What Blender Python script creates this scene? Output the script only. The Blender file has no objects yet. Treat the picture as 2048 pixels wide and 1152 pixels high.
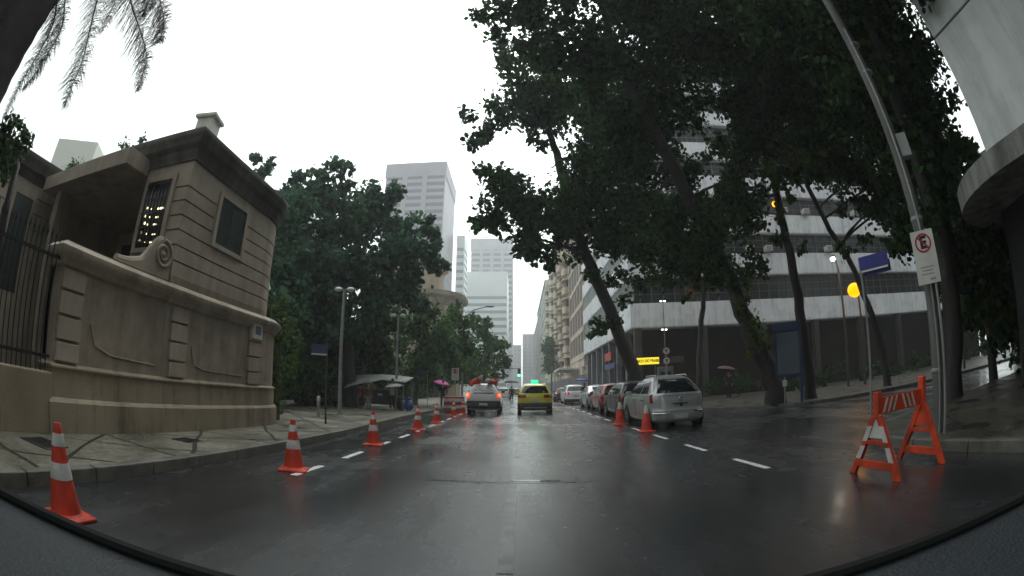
import bpy, bmesh, math, random
import numpy as np
from mathutils import Vector, Matrix
PI = math.pi
R = math.radians
SC = bpy.context.scene
COL = SC.collection

# ------------------------------------------------------------------ camera
cam = bpy.data.cameras.new('dash_camera')
co = bpy.data.objects.new('dash_camera', cam); COL.objects.link(co)
cam.type = 'PANO'
cam.panorama_type = 'FISHEYE_EQUISOLID'
cam.sensor_fit = 'HORIZONTAL'; cam.sensor_width = 36.0
cam.fisheye_lens = 16.26
cam.fisheye_fov = PI
cam.clip_start = 0.02; cam.clip_end = 3000
co.location = (0, 0, 1.3)
co.rotation_euler = (R(90+12.6), 0, R(1.0))
SC.camera = co

# ------------------------------------------------------------------ sky and sun
w = bpy.data.worlds.new('World'); SC.world = w; w.use_nodes = True
nt = w.node_tree; N = nt.nodes; L = nt.links
for n in list(N): N.remove(n)
out = N.new('ShaderNodeOutputWorld'); bg = N.new('ShaderNodeBackground')
sky = N.new('ShaderNodeTexSky'); sky.sky_type = 'NISHITA'; sky.sun_disc = False
sky.sun_elevation = R(52); sky.sun_rotation = R(8); sky.air_density = 1.0; sky.dust_density = 3.0
hs = N.new('ShaderNodeHueSaturation'); hs.inputs['Saturation'].default_value = 0.12
noi = N.new('ShaderNodeTexNoise'); noi.inputs['Scale'].default_value = 2.2; noi.inputs['Detail'].default_value = 4
rmp = N.new('ShaderNodeMapRange'); rmp.inputs['To Min'].default_value = 6.6; rmp.inputs['To Max'].default_value = 9.0
mx = N.new('ShaderNodeMix'); mx.data_type = 'RGBA'; mx.inputs[0].default_value = 0.8
tint = N.new('ShaderNodeMix'); tint.data_type = 'RGBA'; tint.blend_type = 'MULTIPLY'; tint.inputs[0].default_value = 1
tint.inputs[7].default_value = (0.93, 1.0, 0.99, 1)
L.new(sky.outputs[0], hs.inputs['Color']); L.new(noi.outputs[0], rmp.inputs['Value'])
L.new(hs.outputs[0], mx.inputs[6]); L.new(rmp.outputs[0], mx.inputs[7])
geo = N.new('ShaderNodeTexCoord'); dt = N.new('ShaderNodeVectorMath'); dt.operation = 'DOT_PRODUCT'; dt.inputs[1].default_value = (-.06, .78, .62)
L.new(geo.outputs['Generated'], dt.inputs[0])
gr = N.new('ShaderNodeMapRange'); gr.inputs['From Min'].default_value = -.5; gr.inputs['From Max'].default_value = .9; gr.inputs['To Min'].default_value = .42; gr.inputs['To Max'].default_value = 1.35
L.new(dt.outputs['Value'], gr.inputs['Value'])
gm = N.new('ShaderNodeMix'); gm.data_type = 'RGBA'; gm.blend_type = 'MULTIPLY'; gm.inputs[0].default_value = 1
L.new(mx.outputs[2], gm.inputs[6]); L.new(gr.outputs[0], gm.inputs[7])
L.new(gm.outputs[2], tint.inputs[6]); L.new(tint.outputs[2], bg.inputs['Color'])
bg.inputs['Strength'].default_value = 0.15
L.new(bg.outputs[0], out.inputs['Surface'])
sun = bpy.data.lights.new('sun', 'SUN'); sun.energy = 0.5; sun.angle = R(25); sun.color = (1, 0.97, 0.93)
so = bpy.data.objects.new('sun', sun); COL.objects.link(so); so.rotation_euler = (R(38), 0, R(-8+180))
SC.view_settings.view_transform = 'Standard'; SC.view_settings.look = 'None'
SC.view_settings.exposure = 0.5; SC.view_settings.gamma = 1.0
SC.cycles.use_denoising = True
SC.cycles.max_bounces = 7; SC.cycles.transparent_max_bounces = 6; SC.cycles.volume_bounces = 1
SC.cycles.diffuse_bounces = 4; SC.cycles.glossy_bounces = 3
SC.cycles.sample_clamp_indirect = 6

# ------------------------------------------------------------------ materials
MATS = {}
def mat(name, col, rough=0.7, var=0.0, scale=3.0, bump=0.0, bscale=20.0, metal=0.0, spec=0.5, col2=None, detail=5, emit=None, estr=0.0, stretch=None, rvar=0.0, coat=0.0, trans=0.0, stain=0.0):
    if name in MATS: return MATS[name]
    m = bpy.data.materials.new(name); m.use_nodes = True; MATS[name] = m
    nt = m.node_tree; b = nt.nodes['Principled BSDF']; N = nt.nodes; L = nt.links
    b.inputs['Base Color'].default_value = (*col, 1); b.inputs['Roughness'].default_value = rough
    b.inputs['Metallic'].default_value = metal; b.inputs['Specular IOR Level'].default_value = spec
    b.inputs['Coat Weight'].default_value = coat; b.inputs['Coat Roughness'].default_value = 0.08
    tc = N.new('ShaderNodeTexCoord'); src = tc.outputs['Object']
    if stretch:
        mp = N.new('ShaderNodeMapping'); mp.inputs['Scale'].default_value = stretch; L.new(src, mp.inputs[0]); src = mp.outputs[0]
    if var > 0 or col2:
        n = N.new('ShaderNodeTexNoise'); n.inputs['Scale'].default_value = scale; n.inputs['Detail'].default_value = detail
        L.new(src, n.inputs['Vector'])
        r = N.new('ShaderNodeValToRGB'); r.color_ramp.elements[0].position = 0.32; r.color_ramp.elements[1].position = 0.68
        a = tuple(c*(1-var) for c in col); c2 = col2 or tuple(min(1, c*(1+var)) for c in col)
        r.color_ramp.elements[0].color = (*a, 1); r.color_ramp.elements[1].color = (*c2, 1)
        L.new(n.outputs[0], r.inputs[0]); L.new(r.outputs[0], b.inputs['Base Color'])
        if rvar:
            mr = N.new('ShaderNodeMapRange'); mr.inputs['To Min'].default_value = max(0.02, rough-rvar); mr.inputs['To Max'].default_value = rough+rvar
            mr.inputs['From Min'].default_value = 0.3; mr.inputs['From Max'].default_value = 0.7
            L.new(n.outputs[0], mr.inputs['Value']); L.new(mr.outputs[0], b.inputs['Roughness'])
    if stain > 0:
        mp2 = N.new('ShaderNodeMapping'); mp2.inputs['Scale'].default_value = (2.6, 2.6, .22); L.new(tc.outputs['Object'], mp2.inputs[0])
        n3 = N.new('ShaderNodeTexNoise'); n3.inputs['Scale'].default_value = 1.3; n3.inputs['Detail'].default_value = 7; n3.inputs['Roughness'].default_value = .65; L.new(mp2.outputs[0], n3.inputs['Vector'])
        n4 = N.new('ShaderNodeTexNoise'); n4.inputs['Scale'].default_value = .7; n4.inputs['Detail'].default_value = 8; n4.inputs['Roughness'].default_value = .7; L.new(tc.outputs['Object'], n4.inputs['Vector'])
        mu = N.new('ShaderNodeMath'); mu.operation = 'MULTIPLY'; L.new(n3.outputs[0], mu.inputs[0]); L.new(n4.outputs[0], mu.inputs[1])
        r2 = N.new('ShaderNodeMapRange'); r2.inputs['From Min'].default_value = .16; r2.inputs['From Max'].default_value = .27; r2.inputs['To Min'].default_value = 1-stain; r2.inputs['To Max'].default_value = 1
        L.new(mu.outputs[0], r2.inputs['Value']); ms = N.new('ShaderNodeMix'); ms.data_type = 'RGBA'; ms.blend_type = 'MULTIPLY'; ms.inputs[0].default_value = 1
        if b.inputs['Base Color'].is_linked: L.new(b.inputs['Base Color'].links[0].from_socket, ms.inputs[6])
        else: ms.inputs[6].default_value = (*col, 1)
        L.new(r2.outputs[0], ms.inputs[7]); L.new(ms.outputs[2], b.inputs['Base Color'])
    if bump > 0:
        n2 = N.new('ShaderNodeTexNoise'); n2.inputs['Scale'].default_value = bscale; n2.inputs['Detail'].default_value = 6
        L.new(src, n2.inputs['Vector']); bp = N.new('ShaderNodeBump'); bp.inputs['Strength'].default_value = bump; bp.inputs['Distance'].default_value = 0.02
        L.new(n2.outputs[0], bp.inputs['Height']); L.new(bp.outputs[0], b.inputs['Normal'])
    if emit:
        b.inputs['Emission Color'].default_value = (*emit, 1); b.inputs['Emission Strength'].default_value = estr
    return m

def leafmat(name, c1, c2, rough=0.55):
    m = bpy.data.materials.new(name); m.use_nodes = True; MATS[name] = m
    nt = m.node_tree; N = nt.nodes; L = nt.links; b = N['Principled BSDF']
    g = N.new('ShaderNodeNewGeometry'); r = N.new('ShaderNodeValToRGB')
    r.color_ramp.elements[0].color = (*c1, 1); r.color_ramp.elements[1].color = (*c2, 1)
    tc = N.new('ShaderNodeTexCoord'); no = N.new('ShaderNodeTexNoise'); no.inputs['Scale'].default_value = 0.55; no.inputs['Detail'].default_value = 2
    L.new(tc.outputs['Object'], no.inputs['Vector'])
    ad = N.new('ShaderNodeMath'); ad.operation = 'ADD'; ml = N.new('ShaderNodeMath'); ml.operation = 'MULTIPLY_ADD'
    ml.inputs[1].default_value = 1.6; ml.inputs[2].default_value = -0.8
    L.new(no.outputs[0], ml.inputs[0]); L.new(g.outputs['Random Per Island'], ad.inputs[0]); L.new(ml.outputs[0], ad.inputs[1])
    L.new(ad.outputs[0], r.inputs[0]); L.new(r.outputs[0], b.inputs['Base Color'])
    b.inputs['Roughness'].default_value = rough; b.inputs['Specular IOR Level'].default_value = 0.18
    tr = N.new('ShaderNodeBsdfTranslucent'); L.new(r.outputs[0], tr.inputs['Color'])
    ms = N.new('ShaderNodeMixShader'); ms.inputs[0].default_value = 0.4
    o = N['Material Output']; L.new(b.outputs[0], ms.inputs[1]); L.new(tr.outputs[0], ms.inputs[2]); L.new(ms.outputs[0], o.inputs['Surface'])
    return m

# ------------------------------------------------------------------ mesh helpers
class MB:
    def __init__(s): s.v = []; s.f = []; s.m = []; s.mi = 0
    def add(s, vs, fs):
        o = len(s.v); s.v += [tuple(v) for v in vs]; s.f += [tuple(i+o for i in f) for f in fs]; s.m += [s.mi]*len(fs)
    def box(s, x0, x1, y0, y1, z0, z1, M=None):
        vs = [(x, y, z) for z in (z0, z1) for y in (y0, y1) for x in (x0, x1)]
        if M is not None: vs = [M @ Vector(v) for v in vs]
        s.add(vs, [(0,2,3,1),(4,5,7,6),(0,1,5,4),(2,6,7,3),(0,4,6,2),(1,3,7,5)])
    def cbox(s, x0, x1, y0, y1, z0, z1, c=0.01, M=None):       # box with chamfered edges
        c = min(c, (x1-x0)*.45, (y1-y0)*.45, (z1-z0)*.45)
        bm = bmesh.new(); bmesh.ops.create_cube(bm, size=1)
        for v in bm.verts: v.co = Vector(((x0+x1)/2+v.co.x*(x1-x0), (y0+y1)/2+v.co.y*(y1-y0), (z0+z1)/2+v.co.z*(z1-z0)))
        bmesh.ops.bevel(bm, geom=list(bm.edges), offset=c, segments=2, affect='EDGES', profile=0.5)
        bm.verts.ensure_lookup_table()
        vs = [v.co.copy() for v in bm.verts]
        if M is not None: vs = [M @ v for v in vs]
        fs = [[v.index for v in f.verts] for f in bm.faces]; bm.free(); s.add(vs, fs)
    def tube(s, pts, rad, n=8, caps=True, flat=None):
        pts = [Vector(p) for p in pts]
        if not hasattr(rad, '__len__'): rad = [rad]*len(pts)
        vs = []; up = Vector((0, 0, 1)); prev = None
        for i, p in enumerate(pts):
            d = (pts[min(i+1, len(pts)-1)]-pts[max(i-1, 0)])
            d = d.normalized() if d.length > 1e-9 else Vector((0,0,1))
            if prev is None:
                a = d.cross(up) if abs(d.dot(up)) < .95 else d.cross(Vector((1, 0, 0)))
            else: a = prev - d*prev.dot(d)
            a.normalize(); prev = a; b = d.cross(a)
            for k in range(n):
                t = 2*PI*k/n; vs.append(p+(a*math.cos(t)+b*math.sin(t))*rad[i])
        fs = []
        for i in range(len(pts)-1):
            for k in range(n): fs.append((i*n+k, i*n+(k+1) % n, (i+1)*n+(k+1) % n, (i+1)*n+k))
        if caps: fs.append(tuple(reversed(range(n)))); fs.append(tuple((len(pts)-1)*n+k for k in range(n)))
        s.add(vs, fs)
    def lathe(s, prof, n=20, c=(0, 0, 0), M=None):
        vs = [(c[0]+r*math.cos(2*PI*k/n), c[1]+r*math.sin(2*PI*k/n), c[2]+z) for r, z in prof for k in range(n)]
        fs = [(i*n+k, i*n+(k+1) % n, (i+1)*n+(k+1) % n, (i+1)*n+k) for i in range(len(prof)-1) for k in range(n)]
        fs.append(tuple(reversed(range(n)))); fs.append(tuple((len(prof)-1)*n+k for k in range(n)))
        if M is not None: vs = [M @ Vector(v) for v in vs]
        s.add(vs, fs)
    def prism(s, poly, z0, z1, M=None):
        n = len(poly); vs = [(x, y, z0) for x, y in poly]+[(x, y, z1) for x, y in poly]
        if M is not None: vs = [M @ Vector(v) for v in vs]
        s.add(vs, [tuple(reversed(range(n))), tuple(range(n, 2*n))]+[(i, (i+1) % n, n+(i+1) % n, n+i) for i in range(n)])
    def grid(s, rows, close=False):
        nr, nc = len(rows), len(rows[0]); vs = [p for r in rows for p in r]
        fs = [(i*nc+j, i*nc+(j+1) % nc, (i+1)*nc+(j+1) % nc, (i+1)*nc+j) for i in range(nr-1) for j in range(nc if close else nc-1)]
        s.add(vs, fs)
    def sphere(s, c, r, n=12, sc=(1, 1, 1)):
        rows = []
        for i in range(n//2+1):
            t = PI*i/(n//2); t = min(max(t, .02), PI-.02)
            rows.append([(c[0]+r*sc[0]*math.sin(t)*math.cos(2*PI*k/n), c[1]+r*sc[1]*math.sin(t)*math.sin(2*PI*k/n), c[2]+r*sc[2]*math.cos(t)) for k in range(n)])
        s.grid(rows, True)
    def build(s, name, mats, parent=None, smooth=False, bevel=0.0, **kw):
        me = bpy.data.meshes.new(name); me.from_pydata([tuple(v) for v in s.v], [], s.f)
        if not isinstance(mats, (list, tuple)): mats = [mats]
        for m in mats: me.materials.append(m)
        if len(mats) > 1: me.polygons.foreach_set('material_index', s.m)
        bm = bmesh.new(); bm.from_mesh(me); bmesh.ops.recalc_face_normals(bm, faces=bm.faces); bm.to_mesh(me); bm.free()
        if smooth:
            me.polygons.foreach_set('use_smooth', [True]*len(me.polygons)); me.set_sharp_from_angle(angle=R(38))
        me.update()
        o = bpy.data.objects.new(name, me); COL.objects.link(o)
        if parent: o.parent = parent
        if bevel:
            b = o.modifiers.new('bevel', 'BEVEL'); b.width = bevel; b.segments = 2; b.limit_method = 'ANGLE'; b.angle_limit = R(40)
        tag(o, **kw)
        return o

def tag(o, label=None, cat=None, group=None, kind=None):
    if label: o['label'] = label
    if cat: o['category'] = cat
    if group: o['group'] = group
    if kind: o['kind'] = kind
    return o
def thing(name, label, cat, loc=(0, 0, 0), rz=0.0, group=None):
    o = bpy.data.objects.new(name, None); COL.objects.link(o); o.location = loc; o.rotation_euler = (0, 0, rz)
    o.empty_display_size = 0.2
    return tag(o, label, cat, group)
def copy_tree(o, parent=None):
    c = o.copy(); COL.objects.link(c)
    if parent: c.parent = parent
    for ch in list(o.children): copy_tree(ch, c)
    return c
def text_mesh(name, txt, size, m, parent, M, thick=0.004, sx=1.0, bold=0.0):
    cu = bpy.data.curves.new(name, 'FONT'); cu.body = txt; cu.size = size; cu.extrude = thick; cu.align_x = 'CENTER'; cu.align_y = 'CENTER'; cu.offset = bold
    o = bpy.data.objects.new(name, cu); COL.objects.link(o); bpy.context.view_layer.update()
    me = bpy.data.meshes.new_from_object(o); bpy.data.objects.remove(o)
    me.transform(M @ Matrix.Diagonal((sx, 1, 1, 1))); me.materials.clear(); me.materials.append(m)
    p = bpy.data.objects.new(name, me); COL.objects.link(p); p.parent = parent
    return p
def facing(loc, rz, tilt=0):     # local xy text plane -> upright, readable from -y side when rz=0
    return Matrix.Translation(loc) @ Matrix.Rotation(rz, 4, 'Z') @ Matrix.Rotation(R(90), 4, 'X')

# ------------------------------------------------------------------ foliage
def leaf_mesh(name, P, size, m, parent, seed, droop=0.3, long=1.0):
    rng = np.random.default_rng(seed); n = len(P)
    P = np.asarray(P, dtype=np.float64)
    sz = size*rng.uniform(0.4, 1.5, n)
    d = rng.normal(size=(n, 3)); d[:, 2] -= droop*1.2; d /= np.linalg.norm(d, axis=1)[:, None]
    u = rng.normal(size=(n, 3)); a = np.cross(d, u); a /= np.linalg.norm(a, axis=1)[:, None]; nn = np.cross(d, a)
    Ls = (sz*long)[:, None]; Ws = (sz*0.36)[:, None]
    V = np.stack([P, P+d*Ls*.35+a*Ws+nn*Ws*.35, P+d*Ls*.8+a*Ws*.75+nn*Ws*.2, P+d*Ls, P+d*Ls*.8-a*Ws*.75+nn*Ws*.2, P+d*Ls*.35-a*Ws+nn*Ws*.35], axis=1).reshape(-1, 3)
    me = bpy.data.meshes.new(name); me.vertices.add(6*n); me.vertices.foreach_set('co', V.ravel())
    # two quads per leaf, folded along the midrib
    base = np.arange(n)[:, None]*6
    q = np.concatenate([base+np.array([[0, 1, 2, 3]]), base+np.array([[0, 3, 4, 5]])], axis=1).reshape(-1)
    me.loops.add(8*n); me.loops.foreach_set('vertex_index', q.astype(np.int32))
    me.polygons.add(2*n); me.polygons.foreach_set('loop_start', np.arange(0, 8*n, 4, dtype=np.int32))
    me.polygons.foreach_set('loop_total', np.full(2*n, 4, dtype=np.int32))
    me.update(calc_edges=True); me.materials.append(m)
    o = bpy.data.objects.new(name, me); COL.objects.link(o)
    if parent: o.parent = parent
    return o
def clump_points(clumps, dens, rng, sub=0.42, flat=0.8):
    out = []
    for c in clumps:
        x, y, z, r = c[:4]; k = c[4] if len(c) > 4 else 1.0
        ns = max(5, int(9*(r/1.2)**1.6)); per = max(6, int(dens*k*r**2.2*4/ns))
        dd = rng.normal(size=(ns, 3)); dd /= np.linalg.norm(dd, axis=1)[:, None]
        cc = dd*(r*rng.uniform(.25, 1.0, ns)[:, None]); cc[:, 2] *= flat
        sr = r*sub*rng.uniform(.5, 1.2, ns)
        for i in range(ns):
            g = rng.normal(size=(per, 3))*sr[i]*.55
            out.append(np.array([x, y, z])+cc[i]+g)
    return np.concatenate(out)
def tree(label, base, path, clumps, lm, bark, seed, name='tree', dens=90, size=0.2, group=None, limbs=10, cat='tree', flat=.8, sub=.42, twig=0.05):
    t = thing(name, label, cat, base, 0, group)
    rng = np.random.default_rng(seed); B = Vector(base)
    mb = MB(); pts = [Vector(p[:3])-B for p in path]; rad = [p[3] for p in path]
    # resample the trunk with slight wander
    P2 = []; R2 = []
    for i in range(len(pts)-1):
        for k in range(4):
            f = k/4; P2.append(pts[i].lerp(pts[i+1], f)+Vector(rng.normal(size=3)*rad[i]*.12)); R2.append(rad[i]*(1-f)+rad[i+1]*f)
    P2.append(pts[-1]); R2.append(rad[-1])
    if R2[0] > .15: R2[0] *= 1.18; R2[1] *= 1.06
    mb.tube(P2, R2, 12)
    cl = [Vector(c[:3])-B for c in clumps]
    idx = [i for i in rng.permutation(len(cl)) if clumps[i][3] > .8][:limbs]
    for i in idx:
        c = cl[i]; best = min(range(len(P2)//3, len(P2)), key=lambda j: (P2[j]-c).length + max(0, P2[j].z-c.z)*1.2)
        a = P2[best]; mid = a.lerp(c, .5)+Vector((0, 0, (c-a).length*.02))+Vector(rng.normal(size=3)*.2); r0 = min(R2[best]*.6, .03+.02*(c-a).length)
        mb.tube([a, a.lerp(mid, .5)+Vector((0,0,.08)), mid, mid.lerp(c, .6), c], [r0, r0*.8, r0*.6, r0*.4, r0*.2], 6, caps=False)
        for q in range(4):
            e = c+Vector(rng.normal(size=3)*clumps[i][3]*.5); mb.tube([mid.lerp(c, .5), e], [r0*.3, .008], 4, caps=False)
    mb.build('trunk', bark, t, smooth=True)
    P = clump_points(clumps, dens, rng, sub, flat)-np.array(base)
    leaf_mesh('crown', P, size, lm, t, seed+1)
    return t

# ------------------------------------------------------------------ setting materials
def asphalt():
    m = bpy.data.materials.new('wet_asphalt'); m.use_nodes = True
    nt = m.node_tree; N = nt.nodes; L = nt.links; b = N['Principled BSDF']
    tc = N.new('ShaderNodeTexCoord')
    def noise(sc, det=5, vec=None, rough=.5):
        n = N.new('ShaderNodeTexNoise'); n.inputs['Scale'].default_value = sc; n.inputs['Detail'].default_value = det; n.inputs['Roughness'].default_value = rough
        L.new(vec or tc.outputs['Object'], n.inputs['Vector']); return n.outputs[0]
    def mrange(x, a, bb, c, d):
        r = N.new('ShaderNodeMapRange'); r.inputs['From Min'].default_value = a; r.inputs['From Max'].default_value = bb
        r.inputs['To Min'].default_value = c; r.inputs['To Max'].default_value = d; L.new(x, r.inputs['Value']); return r.outputs[0]
    def math_(op, x, y):
        k = N.new('ShaderNodeMath'); k.operation = op
        for i, q in enumerate((x, y)):
            if isinstance(q, (int, float)): k.inputs[i].default_value = q
            else: L.new(q, k.inputs[i])
        return k.outputs[0]
    big = noise(.35, 3); mid = noise(2.5, 6); fine = noise(90, 3)
    mp = N.new('ShaderNodeMapping'); mp.inputs['Scale'].default_value = (1.3, .12, 1); L.new(tc.outputs['Object'], mp.inputs[0])
    streak = noise(1.1, 4, mp.outputs[0])
    vor = N.new('ShaderNodeTexVoronoi'); vor.inputs['Scale'].default_value = 130; L.new(tc.outputs['Object'], vor.inputs['Vector'])
    # cracks: thin ridges of warped voronoi edges
    wv = N.new('ShaderNodeMix'); wv.data_type = 'VECTOR'; wv.inputs[0].default_value = .12
    nv = N.new('ShaderNodeTexNoise'); nv.inputs['Scale'].default_value = 1.5; L.new(tc.outputs['Object'], nv.inputs['Vector'])
    L.new(tc.outputs['Object'], wv.inputs[4]); L.new(nv.outputs[1], wv.inputs[5])
    ve = N.new('ShaderNodeTexVoronoi'); ve.feature = 'DISTANCE_TO_EDGE'; ve.inputs['Scale'].default_value = .42; L.new(wv.outputs[1], ve.inputs['Vector'])
    crack = mrange(ve.outputs[0], 0, .012, 0, 1)
    v = math_('MULTIPLY', mrange(big, .35, .65, .75, 1.25), mrange(mid, .3, .7, .9, 1.1))
    v = math_('MULTIPLY', v, mrange(vor.outputs[0], 0, .7, 1.35, .75))
    v = math_('MULTIPLY', v, mrange(streak, .35, .65, .82, 1.2))
    v = math_('MULTIPLY', v, mrange(crack, 0, 1, .8, 1))
    col = N.new('ShaderNodeMix'); col.data_type = 'RGBA'; col.blend_type = 'MULTIPLY'; col.inputs[0].default_value = 1
    col.inputs[6].default_value = (.026, .028, .030, 1); L.new(v, col.inputs[7]); L.new(col.outputs[2], b.inputs['Base Color'])
    wet = math_('ADD', mrange(streak, .3, .7, -.11, .11), mrange(mid, .3, .7, -.04, .04))
    L.new(math_('ADD', mrange(big, .3, .7, .14, .30), wet), b.inputs['Roughness'])
    b.inputs['Specular IOR Level'].default_value = .55
    bp = N.new('ShaderNodeBump'); bp.inputs['Strength'].default_value = .35; bp.inputs['Distance'].default_value = .012
    hgt = math_('ADD', math_('MULTIPLY', fine, .35), math_('ADD', math_('MULTIPLY', vor.outputs[0], .5), math_('MULTIPLY', crack, .12)))
    b.inputs['Coat Weight'].default_value = .6; L.new(mrange(math_('ADD', math_('MULTIPLY', streak, .5), math_('MULTIPLY', big, .5)), .40, .58, .15, .34), b.inputs['Coat Roughness'])
    b.inputs['Coat IOR'].default_value = 1.33
    L.new(math_('ADD', hgt, math_('MULTIPLY', mid, .35)), bp.inputs['Height']); L.new(bp.outputs[0], b.inputs['Normal'])
    return m
def stone_pavement(name, light, dark, period, seed, warp=.5, lw=.07):
    m = bpy.data.materials.new(name); m.use_nodes = True
    nt = m.node_tree; N = nt.nodes; L = nt.links; b = N['Principled BSDF']
    tc = N.new('ShaderNodeTexCoord')
    no = N.new('ShaderNodeTexNoise'); no.inputs['Scale'].default_value = .5; no.inputs['Detail'].default_value = 1; L.new(tc.outputs['Object'], no.inputs['Vector'])
    va = N.new('ShaderNodeVectorMath'); va.operation = 'MULTIPLY_ADD'; va.inputs[1].default_value = (warp, warp, 0); L.new(no.outputs[1], va.inputs[0]); L.new(tc.outputs['Object'], va.inputs[2])
    def lines(ang, per):
        mp = N.new('ShaderNodeMapping'); mp.inputs['Rotation'].default_value = (0, 0, ang); mp.inputs['Scale'].default_value = (1/per, 1/per, 1); L.new(va.outputs[0], mp.inputs[0])
        sx = N.new('ShaderNodeSeparateXYZ'); L.new(mp.outputs[0], sx.inputs[0])
        pp = N.new('ShaderNodeMath'); pp.operation = 'PINGPONG'; pp.inputs[1].default_value = .5; L.new(sx.outputs[0], pp.inputs[0])
        c = N.new('ShaderNodeMath'); c.operation = 'LESS_THAN'; c.inputs[1].default_value = lw/per*.5; L.new(pp.outputs[0], c.inputs[0]); return c.outputs[0]
    a1 = lines(R(35), period); a2 = lines(R(-38), period*1.15); a3 = lines(R(88), period*1.9)
    mxx = N.new('ShaderNodeMath'); mxx.operation = 'MAXIMUM'; L.new(a1, mxx.inputs[0]); L.new(a2, mxx.inputs[1])
    my = N.new('ShaderNodeMath'); my.operation = 'MAXIMUM'; L.new(mxx.outputs[0], my.inputs[0]); L.new(a3, my.inputs[1])
    vor = N.new('ShaderNodeTexVoronoi'); vor.inputs['Scale'].default_value = 16; L.new(tc.outputs['Object'], vor.inputs['Vector'])
    n2 = N.new('ShaderNodeTexNoise'); n2.inputs['Scale'].default_value = 1.1; n2.inputs['Detail'].default_value = 5; L.new(tc.outputs['Object'], n2.inputs['Vector'])
    cr = N.new('ShaderNodeValToRGB'); cr.color_ramp.elements[0].position = .3; cr.color_ramp.elements[1].position = .7
    cr.color_ramp.elements[0].color = (*[c*.5 for c in light], 1); cr.color_ramp.elements[1].color = (*light, 1); L.new(n2.outputs[0], cr.inputs[0])
    sep = N.new('ShaderNodeMix'); sep.data_type = 'RGBA'; sep.blend_type = 'MULTIPLY'; sep.inputs[0].default_value = .5
    bw1 = N.new('ShaderNodeRGBToBW'); L.new(vor.outputs['Color'], bw1.inputs[0]); L.new(cr.outputs[0], sep.inputs[6]); L.new(bw1.outputs[0], sep.inputs[7])
    mm = N.new('ShaderNodeMix'); mm.data_type = 'RGBA'; mm.inputs[7].default_value = (*dark, 1); L.new(my.outputs[0], mm.inputs[0]); L.new(sep.outputs[2], mm.inputs[6])
    L.new(mm.outputs[2], b.inputs['Base Color'])
    rr = N.new('ShaderNodeMapRange'); rr.inputs['From Min'].default_value = .3; rr.inputs['From Max'].default_value = .7; rr.inputs['To Min'].default_value = .22; rr.inputs['To Max'].default_value = .6
    L.new(n2.outputs[0], rr.inputs['Value']); L.new(rr.outputs[0], b.inputs['Roughness'])
    ve = N.new('ShaderNodeTexVoronoi'); ve.feature = 'DISTANCE_TO_EDGE'; ve.inputs['Scale'].default_value = 16; L.new(tc.outputs['Object'], ve.inputs['Vector'])
    bp = N.new('ShaderNodeBump'); bp.inputs['Strength'].default_value = .5; bp.inputs['Distance'].default_value = .01; L.new(ve.outputs[0], bp.inputs['Height']); L.new(bp.outputs[0], b.inputs['Normal'])
    return m
M_ROAD = asphalt()
M_PAVL = stone_pavement('portuguese_stone_left', (.30, .285, .225), (.022, .022, .02), 1.35, 1)
M_PAVR = stone_pavement('portuguese_stone_right', (.13, .115, .09), (.03, .028, .025), 3.1, 2)
M_KERB = mat('kerb_granite', (.13, .125, .105), .5, .35, 4, .4, 40, rvar=.15)
M_PAINT = mat('road_paint', (.72, .72, .70), .45, .2, 9, .3, 60)
M_OLDP = mat('worn_paint', (.055, .056, .058), .4, .5, 6, .3, 60, col2=(.10, .10, .10), coat=.6)
M_OLDP.node_tree.nodes['Principled BSDF'].inputs['Coat Roughness'].default_value = .25; M_OLDP.node_tree.nodes['Principled BSDF'].inputs['Coat IOR'].default_value = 1.33
M_BEIGE = mat('beige_render', (.37, .31, .245), .75, .14, 1.6, .25, 45, stain=.24)
M_BEIGE2 = mat('beige_render_rough', (.33, .27, .21), .85, .2, 2.5, .5, 70, stain=.28)
M_TRIM = mat('beige_trim', (.38, .315, .24), .6, .15, 2, .15, 40, stain=.35)
M_PLINTH = mat('plinth_render', (.29, .235, .165), .6, .25, 1.1, .3, 40, stretch=(1, 1, .4), stain=.45)
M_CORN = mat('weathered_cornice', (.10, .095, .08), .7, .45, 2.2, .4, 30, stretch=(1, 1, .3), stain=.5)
M_DARKWOOD = mat('dark_teal_shutter', (.035, .05, .048), .5, .3, 8)
M_DGLASS = mat('dark_glass', (.015, .018, .02), .08, spec=.6)
M_BLACK = mat('black_metal', (.012, .012, .013), .45)
M_GREYM = mat('galvanised_steel', (.28, .29, .29), .45, .2, 5, metal=.3)
M_CONC = mat('pale_concrete', (.50, .51, .51), .8, .16, .8, .2, 20, stretch=(1, 1, .3))
M_WHITEB = mat('white_band', (.74, .75, .78), .7, .1, .5, .1, 10, stretch=(1, 1, .25), stain=.28)
M_RUBBER = mat('rubber', (.018, .018, .018), .7, .3, 12)

def struct(mb, name, m, **k): return mb.build(name, m, None, kind='structure', **k)
# ground and road
mb = MB(); mb.add([(-420, -160, -.03), (420, -160, -.03), (420, 640, -.03), (-420, 640, -.03)], [(0, 1, 2, 3)]); struct(mb, 'ground', mat('ground_concrete', (.12, .12, .11), .6, .3, .5))
mb = MB()
xs = [-5, 60]; ys = [-20, 0, 20, 60, 150, 500]
for i in range(5): mb.add([(-5, ys[i], 0), (60, ys[i], 0), (60, ys[i+1], 0), (-5, ys[i+1], 0)], [(0, 1, 2, 3)])
struct(mb, 'road', M_ROAD)
KL = [(-4.1, -20), (-4.15, -2), (-4.2, 3), (-4.3, 8), (-4.32, 11), (-4.5, 14.5), (-4.62, 18), (-4.6, 23), (-4.45, 30), (-4.4, 60), (-4.4, 150), (-4.4, 460)]
def offs(line, d):
    o = []
    for i, (x, y) in enumerate(line):
        a = line[max(0, i-1)]; b = line[min(len(line)-1, i+1)]; t = Vector((b[0]-a[0], b[1]-a[1])).normalized()
        o.append((x+t.y*d, y-t.x*d))
    return o
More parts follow.
